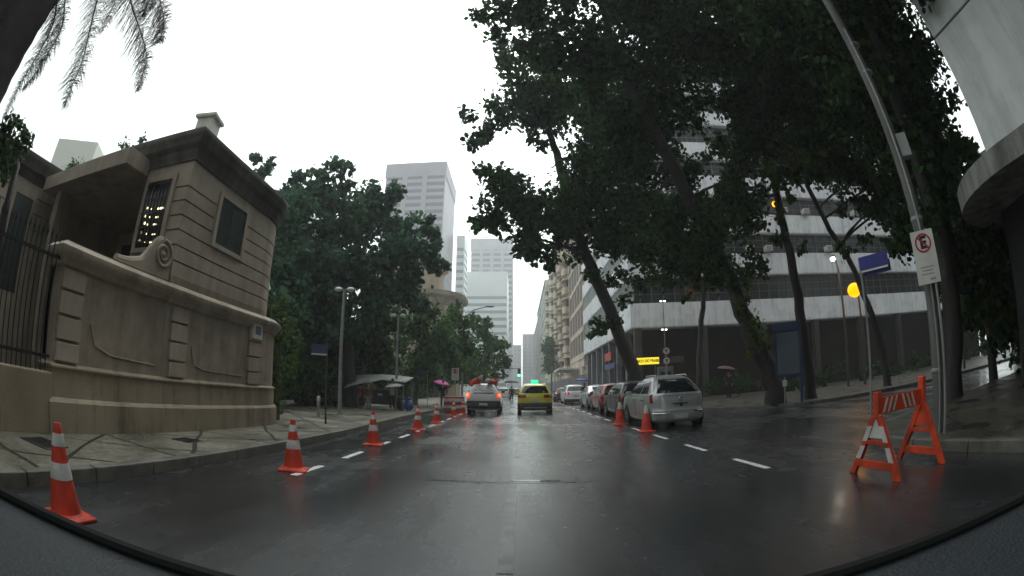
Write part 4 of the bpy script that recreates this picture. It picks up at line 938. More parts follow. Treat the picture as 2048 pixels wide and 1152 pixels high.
# ------------------------------------------------------------------ A-frame barricade (right)
bz = thing('folding_barricade', 'orange plastic A-frame barricade with white striped top board, lower right', 'barricade', (4.44, 3.97, 0), 0)
m_bo = mat('barricade_orange', (.62, .06, .015), .55, .3, 5, .15, 60, stain=.45)
m_bw = mat('barricade_white', (.55, .53, .50), .5, .25, 5)
U = Vector((.88, -.06, 0)).normalized(); V = Vector((-U.y, U.x, 0)); hs_ = .44
def Bz(c): return Matrix(((U.x, V.x, 0, c.x), (U.y, V.y, 0, c.y), (0, 0, 1, c.z), (0, 0, 0, 1)))
ST = [((-.44, -.02, 0), 1, .99), ((.46, .0, 0), 0, 1.07)]
for (cx_, cy_, _), white, topz in ST:
    C = U*cx_+V*cy_; M = Bz(C); sp = .45; ap = .70
    for sg in (-1, 1):
        q = MB(); n = Vector((0, sg, 0))
        def leg(za, zb, w0=.05, th=.028):
            ya = sg*(sp*(1-za/ap)*1.0+.05*(za/ap)); yb = sg*(sp*(1-zb/ap)+.05*(zb/ap))
            return [(-th, ya-w0, za), (th, ya-w0, za), (th, ya+w0, za), (-th, ya+w0, za), (-th, yb-w0, zb), (th, yb-w0, zb), (th, yb+w0, zb), (-th, yb+w0, zb)]
        vs = leg(0, .72); q.add([M @ Vector(v) for v in vs], [(0,3,2,1),(4,5,6,7),(0,1,5,4),(1,2,6,5),(2,3,7,6),(3,0,4,7)])
        lg = q.build('leg', m_bo, bz, bevel=.006)
        if white:
            q = MB(); vs = leg(.20, .36, .047, .031); q.add([M @ Vector(v) for v in vs], [(0,3,2,1),(4,5,6,7),(0,1,5,4),(1,2,6,5),(2,3,7,6),(3,0,4,7)])
            vs = leg(.42, .60, .045, .0315); q.add([M @ Vector(v) for v in vs], [(0,3,2,1),(4,5,6,7),(0,1,5,4),(1,2,6,5),(2,3,7,6),(3,0,4,7)]); q.build('white_sleeve', m_bw, lg)
    q = MB()
    ww_ = lambda z: sp*(1-z/ap)+.05*(z/ap)
    for za, zb in ((.10, .19), (.38, .43)):
        q.add([M @ Vector(v) for v in [(-.024, -ww_(za), za), (.024, -ww_(za), za), (.024, ww_(za), za), (-.024, ww_(za), za), (-.024, -ww_(zb), zb), (.024, -ww_(zb), zb), (.024, ww_(zb), zb), (-.024, ww_(zb), zb)]], [(0,3,2,1),(4,5,6,7),(0,1,5,4),(1,2,6,5),(2,3,7,6),(3,0,4,7)])
    q.build('crossbar', m_bo, bz, bevel=.005)
    q = MB(); q.add([M @ Vector(v) for v in [(-.02, -.17, .46), (.02, -.17, .46), (.02, .17, .46), (-.02, .17, .46), (-.02, -.05, .74), (.02, -.05, .74), (.02, .05, .74), (-.02, .05, .74)]], [(0,3,2,1),(4,5,6,7),(0,1,5,4),(1,2,6,5),(2,3,7,6),(3,0,4,7)]); q.build('gusset', m_bw if white else m_bo, bz)
    q = MB(); q.cbox(-.035, .035, -.055, .055, .68, topz, .012, M=M); q.build('head_post', m_bo, bz)
C0 = U*-.44; C1 = U*.46
q = MB(); M = Bz((C0+C1)/2); q.cbox(-.42, .42, -.018, .018, .72, .92, .008, M=M); bd = q.build('board', m_bo, bz)
q = MB()
for k, x in enumerate((-.30, -.21, -.12, .06, .15, .24)):
    s_ = .035 if k < 3 else -.035
    vs = [(x-.02-s_, -.0205, .735), (x+.02-s_, -.0205, .735), (x+.02+s_, -.0205, .905), (x-.02+s_, -.0205, .905)]; vs2 = [(a, .0205, c) for a, b, c in vs]
    q.add([M @ Vector(v) for v in vs+vs2], [(0,1,2,3),(7,6,5,4),(0,4,5,1),(2,6,7,3)])
q.build('white_stripes', m_bw, bd)

# ------------------------------------------------------------------ poles, signs, lamps
m_pole = mat('concrete_pole', (.12, .12, .11), .75, .3, 3, .3, 30, stretch=(1, 1, .2))
up_ = thing('utility_pole', 'tall grey utility pole on the right corner, carrying a pale cabinet', 'pole', (6.12, 4.52, .14))
q = MB(); q.tube([(0, 0, 0), (-.02, .02, 3), (-.06, .06, 7), (-.1, .1, 11)], [.115, .105, .095, .08], 14); q.build('shaft', m_pole, up_, smooth=True)
for z in (.9, 3.2, 5.95, 6.6):
    q = MB(); q.lathe([(.112, 0), (.118, .01), (.118, .05), (.112, .06)], 16, c=(-.02, .02, z)); q.build('steel_band', M_GREYM, up_)
q = MB(); q.tube([(-.09, -.09, 0), (-.1, -.07, 3), (-.13, -.03, 7)], .02, 6); q.build('conduit', M_GREYM, up_)
bx_ = thing('pole_cabinet', 'pale rectangular cabinet strapped high on the tall utility pole', 'cabinet', (6.22, 4.47, 4.40), R(-45))
q = MB(); q.cbox(-.12, .12, -.1, .1, 0, .42, .015); q.build('case', mat('cabinet_grey', (.42, .43, .42), .5, .1, 4), bx_)
q = MB(); q.cbox(-.06, .06, .1, .2, .05, .39, .01); q.build('bracket', M_GREYM, bx_)
# street lamp head on the utility pole is out of frame; no-parking sign on its own thin post
np_ = thing('no_parking_sign', 'white no-parking sign with a crossed letter E on a thin post beside the utility pole', 'sign', (5.92, 4.38, .14), R(-50))
q = MB(); q.tube([(.12, .03, 0), (.10, .03, 3.0)], .022, 8); q.build('post', M_GREYM, np_, smooth=True)
def esign(par, w_, h, z0, s=1.0):
    q = MB(); q.cbox(-w_/2, w_/2, -.006, .004, z0, z0+h, .003); pl = q.build('sign_plate', mat('sign_white', (.66, .65, .60), .5, .1, 3), par)
    q = MB(); ra = w_*.36; cz = z0+h-w_*.47; n = 32
    o = [(ra*math.cos(2*PI*k/n), -.009, cz+ra*math.sin(2*PI*k/n)) for k in range(n)]; i_ = [(ra*.80*math.cos(2*PI*k/n), -.009, cz+ra*.80*math.sin(2*PI*k/n)) for k in range(n)]
    q.add(o+i_, [(k, (k+1) % n, n+(k+1) % n, n+k) for k in range(n)])
    M = Matrix.Translation((0, -.0105, cz)) @ Matrix.Rotation(R(45), 4, 'Y'); q.box(-ra*.88, ra*.88, -.0015, .001, -w_*.035, w_*.035, M=M)
    q.build('red_ring', mat('sign_red', (.42, .02, .03), .45), pl)
    M = facing(Vector((0, -.0082, cz)), 0); text_mesh('letter', 'E', w_*.62, mat('sign_black', (.012, .012, .012), .5), pl, M, .0008, .95, .012*s)
    q = MB()
    for k, (a, b) in enumerate(((-.3, .3), (-.24, .2), (-.3, .26))): q.box(a*w_, b*w_, -.0085, -.0065, z0+h*.30-k*h*.065, z0+h*.30-k*h*.065+h*.022)
    q.box(w_*.05, w_*.3, -.0085, -.0065, z0+h*.06, z0+h*.10)
    q.build('small_print', mat('sign_faded_grey', (.33, .32, .30), .6), pl)
esign(np_, .41, .80, 2.18)
sl = thing('street_name_sign', 'blue street name plate on a slim grey post at the right corner', 'street sign', (6.50, 6.22, .14), R(-58))
q = MB(); q.tube([(-.32, .03, 0), (-.32, .03, 3.15)], .026, 8); q.build('post', M_GREYM, sl, smooth=True)
q = MB(); q.cbox(-.32, .32, -.01, .01, 2.90, 3.16, .004); pl = q.build('name_plate', mat('sign_blue', (.025, .03, .22), .4), sl)
q = MB(); q.box(-.30, .30, -.0125, -.0105, 2.865, 2.90); q.build('white_edge', mat('sign_white', (1, 1, 1)), pl)
q = MB(); q.cbox(-.28, .34, .05, .07, 2.80, 3.02, .004); q.build('second_plate', mat('sign_blue', (0, 0, 1)), sl)
# left street name post
sl = thing('street_name_sign', 'dark slim post with a small blue name plate on the left pavement', 'street sign', (-5.38, 12.03, .14), R(10))
q = MB(); q.tube([(0, .03, 0), (0, .03, 2.3)], .03, 8); q.build('post', mat('dark_grey_post', (.06, .065, .06), .5), sl, smooth=True)
q = MB(); q.cbox(-.46, .02, -.01, .01, 1.98, 2.24, .004); pl = q.build('name_plate', mat('sign_slate_blue', (.05, .055, .14), .4), sl)
q = MB(); q.box(-.46, .01, -.0125, -.0105, 1.94, 1.985); q.build('white_edge', mat('sign_white', (1, 1, 1)), pl)
# twin globe lamp posts
m_lo = mat('lamp_opal', (.55, .56, .55), .3)
lp0 = None
for (x, y, h, lab) in ((-6.42, 15.65, 4.6, 'taller nearer lamp post with twin round lamps on the left pavement'), (-6.12, 22.4, 4.75, 'second lamp post with twin lamps, standing at the kiosk awning'), (-5.4, 62, 5.4, 'far twin-lamp post showing above the pickup'), (9.3, 28.5, 6.6, 'thin lamp post with twin heads in front of the lowest white band'), (9.2, 28.2, 4.7, 'small twin-head lamp under the office block, right of the bank sign')):
    l_ = thing('twin_lamp_post', lab, 'lamp post', (x, y, .14), R(5), 'twin-headed lamp posts')
    k = 1.0 if x < 0 else .55
    q = MB(); q.tube([(0, 0, 0), (0, 0, .5), (0, 0, h)], [.085*k, .07*k, .05*k], 10); q.lathe([(.13*k, 0), (.13*k, .03), (.09*k, .05)], 12); q.build('post', mat('lamp_post_grey', (.22, .23, .22), .5, .15, 3), l_, smooth=True)
    lit = None
    for sg in (-1, 1):
        q = MB(); q.tube([(0, 0, h-.02), (sg*.12*k, 0, h+.08*k), (sg*.2*k, 0, h+.06*k)], .02*k, 6); q.build('arm', mat('lamp_post_grey', (1, 1, 1)), l_)
        q = MB(); q.sphere((sg*.24*k, 0, h+.03*k), .12*k, 12, (1.25, 1, .75)); q.build('lamp_head', m_lo if x < 0 and y < 50 else mat('small_lamp_glow', (1, 1, .95), emit=(1, .97, .92), estr=3.0), l_, smooth=True)
# far curved street lamp
sl = thing('street_lamp', 'curved-arm street lamp reaching over the street above the small trees', 'street lamp', (-4.75, 37.8, .14))
q = MB(); q.tube([(0, 0, 0), (0, 0, 6.6), (.25, 0, 7.2), (.9, 0, 7.75), (1.9, 0, 8.0)], [.10, .07, .06, .05, .04], 10); q.build('post', mat('street_lamp_grey', (.2, .21, .21), .5), sl, smooth=True)
q = MB(); q.sphere((2.25, 0, 8.06), .2, 12, (2.1, .9, .5)); q.build('lamp_head', M_GREYM, sl, smooth=True)
# E sign further along the left kerb
es = thing('no_parking_sign', 'white no-parking sign with letter E on the left pavement, left of the pickup', 'sign', (-4.62, 32.8, .14), R(5))
q = MB(); q.tube([(0, .03, 0), (0, .03, 2.66)], .03, 8); q.build('post', M_GREYM, es, smooth=True); esign(es, .52, .88, 1.78)
es = thing('no_parking_sign', 'white no-parking sign above the white car on the right pavement', 'sign', (6.3, 45, .14), R(-5))
q = MB(); q.tube([(0, .03, 0), (0, .03, 3.4)], .03, 8); q.build('post', M_GREYM, es, smooth=True); esign(es, .55, .8, 2.6)
sl = thing('street_name_sign', 'thin blue street name plate above the hedge left of the white no-parking sign', 'street sign', (-5.9, 27.4, .14), R(0))
q = MB(); q.tube([(.35, .03, 0), (.35, .03, 2.2)], .022, 8); q.build('post', M_GREYM, sl); q = MB(); q.cbox(-.36, .36, -.01, .01, 1.95, 2.12, .004); q.build('name_plate', mat('sign_slate_blue', (0, 0, 1)), sl)
# round signs over the silver car
rs = thing('round_signs', 'two small round prohibition signs stacked on a post behind the silver hatchback', 'sign', (7.5, 22.8, .14), R(-18))
q = MB(); q.tube([(0, .04, 0), (0, .04, 3.1)], .03, 8); q.build('post', M_GREYM, rs)
for z in (2.93, 2.42):
    q = MB(); q.lathe([(.22, -.005), (.22, .005), (.01, .006)], 24, M=Matrix.Translation((0, 0, z)) @ Matrix.Rotation(R(90), 4, 'X')); d = q.build('sign_disc', mat('sign_white', (1, 1, 1)), rs)
    q = MB(); n = 28; q.add([(.22*math.cos(2*PI*k/n), -.008, z+.22*math.sin(2*PI*k/n)) for k in range(n)]+[(.17*math.cos(2*PI*k/n), -.008, z+.17*math.sin(2*PI*k/n)) for k in range(n)], [(k, (k+1) % n, n+(k+1) % n, n+k) for k in range(n)]); q.build('ring', mat('dull_red', (.2, .03, .03), .5), d)
    q = MB(); q.box(-.03, .03, -.009, -.006, z-.09, z+.09); q.box(-.09, .09, -.0095, -.0065, z+.03, z+.06); q.build('symbol', M_BLACK, d)
q = MB(); q.cbox(.24, .90, -.01, .01, 2.3, 2.62, .005); q.build('small_plate', mat('plate_dull', (.10, .105, .10), .5), rs)
# bank sign
bs = thing('bank_sign', 'lit yellow sign reading BANCO DO BRASIL beside the leaning tree trunk', 'sign', (9.75, 34.8, 0), R(-9))
q = MB(); q.cbox(-1.02, 1.02, -.08, .08, 3.0, 3.52, .02); pl = q.build('panel', mat('lit_yellow', (.9, .68, .02), .4, emit=(1, .75, .03), estr=.75), bs)
text_mesh('lettering', 'BANCO DO BRASIL', .30, mat('sign_navy', (.01, .012, .03), .5), pl, facing(Vector((0, -.083, 3.26)), 0), .003, .80, .014)
for x in (-.7, .7):
    q = MB(); q.tube([(x, 0, .14), (x, 0, 3.0)], .05, 8); q.build('post', mat('dark_grey_post', (1, 1, 1)), bs)
kb = thing('bank_kiosk', 'grey cash-machine kiosk below the yellow bank sign', 'kiosk', (11.2, 34.5, .14), R(-9))
q = MB(); q.cbox(-.6, .6, -.4, .4, 0, 2.6, .04); q.build('housing', mat('kiosk_grey', (.13, .135, .13), .5, .2, 2), kb)
q = MB(); q.cbox(-.4, .4, -.42, -.40, 1.2, 2.2, .01); q.build('screen_panel', M_DGLASS, kb)
# information totem
tt = thing('information_totem', 'blue-framed totem with a pale blue-grey panel beside the thick tree', 'totem', (11.15, 16.75, .14), R(-33))
m_bl = mat('totem_blue', (.015, .03, .09), .35); q = MB(); q.cbox(.50, .64, -.09, .09, 0, 3.35, .03); q.cbox(-.62, .64, -.09, .09, 3.0, 3.4, .03); q.cbox(-.50, .5, -.05, .05, 1.1, 1.22, .02); q.cbox(-.60, -.5, -.05, .05, 1.1, 3.1, .02); q.build('frame', m_bl, tt)
q = MB(); q.cbox(-.5, .5, -.03, .03, 1.22, 3.0, .01); q.build('panel', mat('totem_panel', (.08, .11, .13), .25, .15, 1), tt)
q = MB(); q.tube([(-.2, 0, 0), (-.2, 0, 1.15)], .04, 8); q.build('leg', M_GREYM, tt)
q = MB(); q.cbox(-.30, -.10, -.07, -.03, .72, .98, .01); q.build('notice', mat('notice_white', (.5, .5, .48), .6), tt)
# orange and white street lamps among the right-hand trees
for i, (x, y, z, r_, col, es_, nm, lab) in enumerate(((16.9, 24.7, 12.4, .22, (1, .26, .01), 4, 'street_lamp', 'glowing orange street lamp beside the leaning slim trunk, highest of the lit lamps'), (19.6, 22.7, 8.1, .17, (1, .86, .7), 16, 'street_lamp', 'bright white street lamp in front of the second white band'), (20.5, 21.9, 6.1, .5, (1, .40, .0), 1.25, 'street_lamp', 'large glowing amber lamp left of the blue street name plate'), (25.3, 16.3, 5.2, .09, (1, .35, .1), 5, 'street_lamp', 'small reddish lamp far right, beyond the no-parking sign'))):
    l_ = thing(nm, lab, 'street lamp', (x+.9, y+.6, .14), 0, 'lit street lamps among the trees')
    q = MB(); q.tube([(0, 0, 0), (0, 0, z-.8), (-.2, -.13, z-.1), (-.9, -.6, z+.12)], [.09, .07, .05, .035], 8); q.build('post', mat('dark_lamp_post', (.05, .05, .045), .6), l_)
    q = MB(); q.lathe([(.05, .16), (.2, .1), (.26, .0), (.2, -.005)], 14, c=(-.9, -.6, z)); q.build('hood', mat('dark_grey_post', (1, 1, 1)), l_)
    q = MB(); q.sphere((-.9, -.6, z-.05-(r_-.1)*.5), r_, 14, (1, 1, .9)); q.build('bulb', mat('lamp_glow_%s' % 'abcd'[i], col, emit=col, estr=es_), l_, smooth=True)
    pl_ = bpy.data.lights.new('lamp_light', 'POINT'); pl_.energy = (30, 25, 15, 4)[i]; pl_.color = col; pl_.shadow_soft_size = .4
    po = bpy.data.objects.new('lamp_light', pl_); COL.objects.link(po); po.parent = l_; po.location = (-.9, -.6, z-.9)
# traffic light
tl = thing('traffic_light', 'green traffic light hanging from an arm over the street', 'traffic light', (-4.9, 62, .14))
q = MB(); q.tube([(0, 0, 0), (0, 0, 4.2)], .08, 8); q.build('post', mat('dark_grey_post', (1, 1, 1)), tl); q = MB(); q.tube([(0, 0, 3.9), (4.7, 0, 4.0)], .05, 6); q.build('arm', mat('dark_grey_post', (1, 1, 1)), tl)
q = MB(); q.cbox(4.55, 4.95, -.15, .15, 2.8, 4.0, .05); q.build('housing', M_BLACK, tl)
q = MB(); q.sphere((4.75, -.16, 3.05), .17, 12, (1, .6, 1)); q.build('green_lens', mat('green_signal', (.05, 1, .5), emit=(.05, 1, .5), estr=7), tl)
q = MB(); q.sphere((4.75, -.14, 3.72), .12, 12, (1, .4, 1)); q.build('dark_lens', M_DGLASS, tl)
# kiosk stall with a pale awning
ks = thing('street_stall', 'pavement stall under a wide pale tarpaulin awning, left of the kerb', 'stall', (-6.9, 22.6, .14))
q = MB(); rws = []
for i in range(9):
    f = i/8; rws.append([(-1.75+3.2*f+(.1 if j else 0)*0, -1.0+1.8*j/4, 1.52+.10*math.sin(PI*f)-.42*(1-f)**2*(1-j/4)*(1 if f < .6 else 0)-.12*(1-j/4)+.18*(j/4)) for j in range(5)])
q.grid(rws); o = q.build('awning', mat('tarpaulin', (.30, .31, .30), .6, .15, 1.5), ks, smooth=True); sm = o.modifiers.new('thickness', 'SOLIDIFY'); sm.thickness = .012
for x, y in ((-1.6, .7), (1.35, .7), (-.5, -.8), (1.3, -.8)):
    q = MB(); q.tube([(x, y, 0), (x, y, 1.5)], .02, 6); q.build('pole', M_GREYM, ks)
q = MB(); q.cbox(-.5, .7, -.35, .35, .25, 1.0, .03); q.build('counter', mat('stall_dark', (.03, .03, .032), .6), ks)
q = MB(); q.cbox(-.15, .1, -.365, -.35, .7, .8, .004); q.build('notice', m_orw, ks)
for x, c_, lab in ((.95, (.03, .09, .3), 'bright blue bundled sack at the right end of the stall'), (.55, (.03, .035, .05), 'dark covered bundle between the stall counter and the blue sack')):
    q = MB(); q.sphere((0, 0, .27), .3, 14, (.75, .7, 1.0)); q.sphere((.02, 0, .6), .12, 10, (1, 1, .8)); q.v = [(a+.03*math.sin(9*c+b*7), b+.02*math.sin(11*a+4*c), max(0, c)) for a, b, c in q.v]
    o = q.build('sack', mat('sack_%d' % int(x*100), c_, .35, .3, 6), None, smooth=True); o.location = (-6.9+x+.5, 22.3, .146); tag(o, lab, 'sack', 'bundles beside the stall')
bd_ = thing('short_bollard', 'short grey bollard with a white top, between the two slim posts on the left pavement', 'bollard', (-6.7, 14.4, .14))
q = MB(); q.lathe([(.07, 0), (.06, .05), (.055, .55)], 12); q.build('post', M_GREYM, bd_); q = MB(); q.lathe([(.06, .55), (.06, .68), (.03, .72)], 12); q.build('cap', m_orw, bd_)
lt = MB(); lt.add([(0, 0, .0), (.22, .02, .01), (.2, .16, .02), (.02, .14, .004)], [(0, 1, 2, 3)]); lt.add([(.1, 0, .02), (.18, .02, .07), (.15, .12, .06), (.06, .1, .02)], [(0, 1, 2, 3)])
o = lt.build('litter', m_orw, None); o.location = (-5.55, 15.4, .15); tag(o, 'crumpled white scrap on the left pavement beside the third cone', 'litter')

# ------------------------------------------------------------------ people
m_skin = mat('skin', (.28, .16, .11), .5); m_hair = mat('dark_hair', (.012, .01, .008), .7)
def skinmesh(name, nodes, edges, m, parent, sub=1):
    me = bpy.data.meshes.new(name); me.from_pydata([n[:3] for n in nodes], edges, []); me.materials.append(m)
    o = bpy.data.objects.new(name, me); COL.objects.link(o); o.parent = parent
    k = o.modifiers.new('skin', 'SKIN'); k.use_smooth_shade = True
    for i, n in enumerate(nodes):
        v = me.skin_vertices[0].data[i]; v.radius = (n[3], n[4] if len(n) > 4 else n[3]); v.use_root = (i == 0)
    s_ = o.modifiers.new('sub', 'SUBSURF'); s_.levels = sub; s_.render_levels = sub
    return o
def person(label, loc, rz, top, bottom, h=1.7, stride=.18, armR=None, armL=None, shoe=None):
    t = thing('person', label, 'person', loc, rz); k = h/1.7; t.scale = (k, k, k)
    # front is -y
    armR = armR or [(.20, 0, 1.38), (.25, .02, 1.12), (.24, -.06, .88)]; armL = armL or [(-.20, 0, 1.38), (-.25, .02, 1.12), (-.24, -.06, .88)]
    nd = [(0, 0, .92, .13, .10), (0, 0, 1.12, .125, .09), (0, .01, 1.32, .15, .10), (0, 0, 1.44, .06, .055), (0, -.01, 1.53, .06, .065), (0, -.02, 1.60, .078, .09), (0, -.01, 1.68, .055, .065)]
    ed = [(0, 1), (1, 2), (2, 3), (3, 4), (4, 5), (5, 6)]
    for A in (armR, armL):
        b = len(nd); nd += [(*A[0], .055), (*A[1], .042), (*A[2], .028)]; ed += [(2, b), (b, b+1), (b+1, b+2)]
        d = (Vector(A[2])-Vector(A[1])).normalized(); w_ = Vector(A[2]); nd.append((*(w_+d*.06), .030, .016)); ed.append((b+2, b+3)); s_ = d.cross(Vector((0, 1, 0))).normalized() if abs(d.y) < .9 else Vector((1, 0, 0))
        for j, (o_, ln) in enumerate(((-.028, .065), (-.01, .078), (.010, .074), (.028, .058))):
            c = len(nd); nd += [(*(w_+d*.10+s_*o_), .009), (*(w_+d*(.10+ln*.6)+s_*o_*1.2+Vector((0, -.012, 0))), .008)]; ed += [(b+3, c), (c, c+1)]
        c = len(nd); nd += [(*(w_+d*.05+s_*.05), .011), (*(w_+d*.09+s_*.062), .008)]; ed += [(b+3, c), (c, c+1)]
    for sg in (-1, 1):
        y = sg*stride/2; b = len(nd)
        nd += [(sg*.09, 0, .84, .085), (sg*.10, y*.4-.02, .48, .055), (sg*.10, y+.02, .09, .038), (sg*.105, y-.02, .035, .035), (sg*.11, y-.15, .03, .032)]; ed += [(0, b), (b, b+1), (b+1, b+2), (b+2, b+3), (b+3, b+4)]
    body = skinmesh('body', nd, ed, m_skin, t)
    q = MB(); q.sphere((0, .01, 1.645), .098, 12, (.86, 1.0, .92)); q.build('hair', m_hair, t, smooth=True)
    q = MB(); q.sphere((0, -.112, 1.585), .016, 8, (1, 1.2, 1.4)); q.sphere((.034, -.10, 1.615), .011, 8); q.sphere((-.034, -.10, 1.615), .011, 8); q.sphere((0, -.102, 1.545), .018, 8, (1.5, .5, .4)); q.build('face_features', m_skin, t, smooth=True)
    nd = [(0, 0, .76, .175, .14), (0, 0, 1.12, .145, .11), (0, .01, 1.32, .168, .12), (0, 0, 1.43, .075, .07)]; ed = [(0, 1), (1, 2), (2, 3)]
    for A in (armR, armL): b = len(nd); nd += [(*A[0], .07), (*A[1], .056), (*Vector(A[1]).lerp(Vector(A[2]), .85), .042)]; ed += [(2, b), (b, b+1), (b+1, b+2)]
    skinmesh('jacket', nd, ed, top, t)
    nd = [(0, 0, .90, .14, .11)]; ed = []
    for sg in (-1, 1):
        y = sg*stride/2; b = len(nd); nd += [(sg*.09, 0, .80, .10), (sg*.10, y*.4-.02, .48, .07), (sg*.10, y+.01, .14, .056)]; ed += [(0, b), (b, b+1), (b+1, b+2)]
    skinmesh('trousers', nd, ed, bottom, t)
    for sg in (-1, 1):
        y = sg*stride/2; q = MB(); q.sphere((sg*.108, y-.06, .045), .06, 10, (.75, 1.9, .75)); q.build('shoe', shoe or M_BLACK, t, smooth=True)
    return t
def umbrella(label, loc, m, r=.5, tilt=(0, 0), hl=.75):
    t = thing('umbrella', label, 'umbrella', loc, 0); t.rotation_euler = (tilt[0], tilt[1], 0)
    q = MB(); n = 8; rws = []
    for i in range(7):
        f = i/6; a = f*R(62); row = []
        for k in range(n*3):
            ph = 2*PI*k/(n*3); sc = 1-.06*abs(math.sin(ph*n/2))**1*f; row.append((r*math.sin(a)/math.sin(R(62))*sc*math.cos(ph), r*math.sin(a)/math.sin(R(62))*sc*math.sin(ph), .30*r/.5*(math.cos(a)-1)-(.02*abs(math.sin(ph*n/2))*f*-1)))
        rws.append(row)
    rws[0] = [(p[0]*0+.004*math.cos(k), .004*math.sin(k), p[2]) for k, p in enumerate(rws[0])]
    q.grid(rws, True); o = q.build('canopy', m, t, smooth=True); sm = o.modifiers.new('thickness', 'SOLIDIFY'); sm.thickness = .006
    q = MB(); q.tube([(0, 0, .06), (0, 0, -hl)], .009, 6); q.tube([(0, 0, -hl), (0, 0, -hl-.05), (.03, 0, -hl-.08)], .014, 6); q.build('shaft', M_BLACK, t)
    q = MB()
    for k in range(n): a = 2*PI*k/n; q.tube([(0, 0, -.02), (r*.5*math.cos(a), r*.5*math.sin(a), -.06), (r*.97*math.cos(a), r*.97*math.sin(a), -.17*r/.5)], .004, 4)
    q.build('ribs', M_BLACK, t)
    return t
HOLD = [(.20, 0, 1.38), (.27, -.04, 1.12), (.14, -.22, 1.20)]
jk = lambda n, c: mat(n, c, .8, .2, 6)
person('person in dark clothes walking away on the right pavement under a mauve umbrella', (12.2, 25.1, .146), R(170), jk('navy_jacket', (.025, .025, .05)), jk('dark_trousers', (.02, .02, .025)), 1.84, .3, armR=HOLD, shoe=mat('pale_shoe', (.5, .5, .48), .5))
umbrella('mauve umbrella held by the walker on the right pavement', (12.12, 25.15, 2.2), mat('mauve_cloth', (.14, .07, .10), .6), .62, (R(6), R(8)), 1.2)
person('person in dark jacket beside the pickup under a bright pink umbrella', (-4.6, 27.5, .146), R(175), jk('black_jacket', (.015, .012, .02)), jk('dark_trousers', (.02, .02, .025)), 1.6, .1, armR=HOLD)
umbrella('bright pink umbrella held beside the pickup', (-4.72, 27.7, 1.78), mat('pink_cloth', (.75, .09, .42), .5), .5, (R(8), R(12)), .55)
person('person with pale clothing standing at the stall under a white umbrella', (-6.1, 21.6, .146), R(200), jk('grey_white_top', (.28, .27, .26)), jk('black_trousers', (.012, .012, .014)), 1.55, .35, armR=HOLD, shoe=mat('pale_shoe', (1, 1, 1)))
umbrella('small white umbrella over the person at the stall', (-6.05, 21.75, 1.48), mat('white_cloth', (.5, .52, .5), .6), .5, (R(4), R(-6)), .45)
person('person in pale trousers standing at the left end of the stall counter', (-7.25, 21.4, .146), R(20), jk('brown_top', (.09, .05, .045)), jk('pale_trousers', (.22, .2, .19)), 1.3, .12)
person('person in a red top seated low in the shade left of the stall', (-7.9, 22.0, .146), R(60), jk('red_top', (.22, .03, .03)), jk('dark_trousers', (.02, .02, .025)), 1.2, .1)
person('person in dark clothes walking behind the white car under a blue umbrella', (5.1, 36.6, 0.0), R(5), jk('black_jacket', (.015, .012, .02)), jk('dark_trousers', (.02, .02, .025)), 1.7, .2, armR=HOLD)
umbrella('dark blue umbrella above the white parked car', (4.95, 36.45, 2.12), mat('blue_cloth', (.03, .04, .26), .5), .62, (0, R(4)), .85)
person('distant person in black standing in the street left of the taxi', (-.9, 50, 0), R(180), jk('black_jacket', (.015, .012, .02)), jk('dark_trousers', (.02, .02, .025)), 1.65, .1, armR=HOLD)
umbrella('black pointed umbrella in the distance left of the taxi', (-.95, 50.1, 2.3), mat('black_cloth', (.02, .02, .024), .6), .85, (0, 0), 1.0)
mt = thing('motorcycle', 'motorcycle parked beyond the dark red car on the right', 'motorcycle', (3.5, 45.5, 0), R(10))
for y in (-.6, .62):
    q = MB(); q.lathe([(.2, -.04), (.29, -.05), (.31, 0), (.29, .05), (.2, .04)], 20, M=Matrix.Translation((0, y, .31)) @ Matrix.Rotation(R(90), 4, 'Y')); q.build('wheel', M_RUBBER, mt, smooth=True)
q = MB(); q.tube([(0, -.75, .78), (0, -.3, .80), (0, .1, .85), (0, .35, .78)], [.06, .11, .15, .05], 8); q.build('seat_and_tank', m_mr, mt, smooth=True)
q = MB(); q.tube([(0, -.6, .31), (0, -.1, .45), (0, .3, .45), (0, .45, .85), (0, .62, .31)], .04, 6); q.cbox(-.13, .13, -.15, .25, .25, .6, .05); q.build('frame', M_BLACK, mt)
q = MB(); q.tube([(-.35, .3, 1.02), (0, .4, .95), (.35, .3, 1.02)], .018, 6); q.build('handlebar', M_CHR, mt)

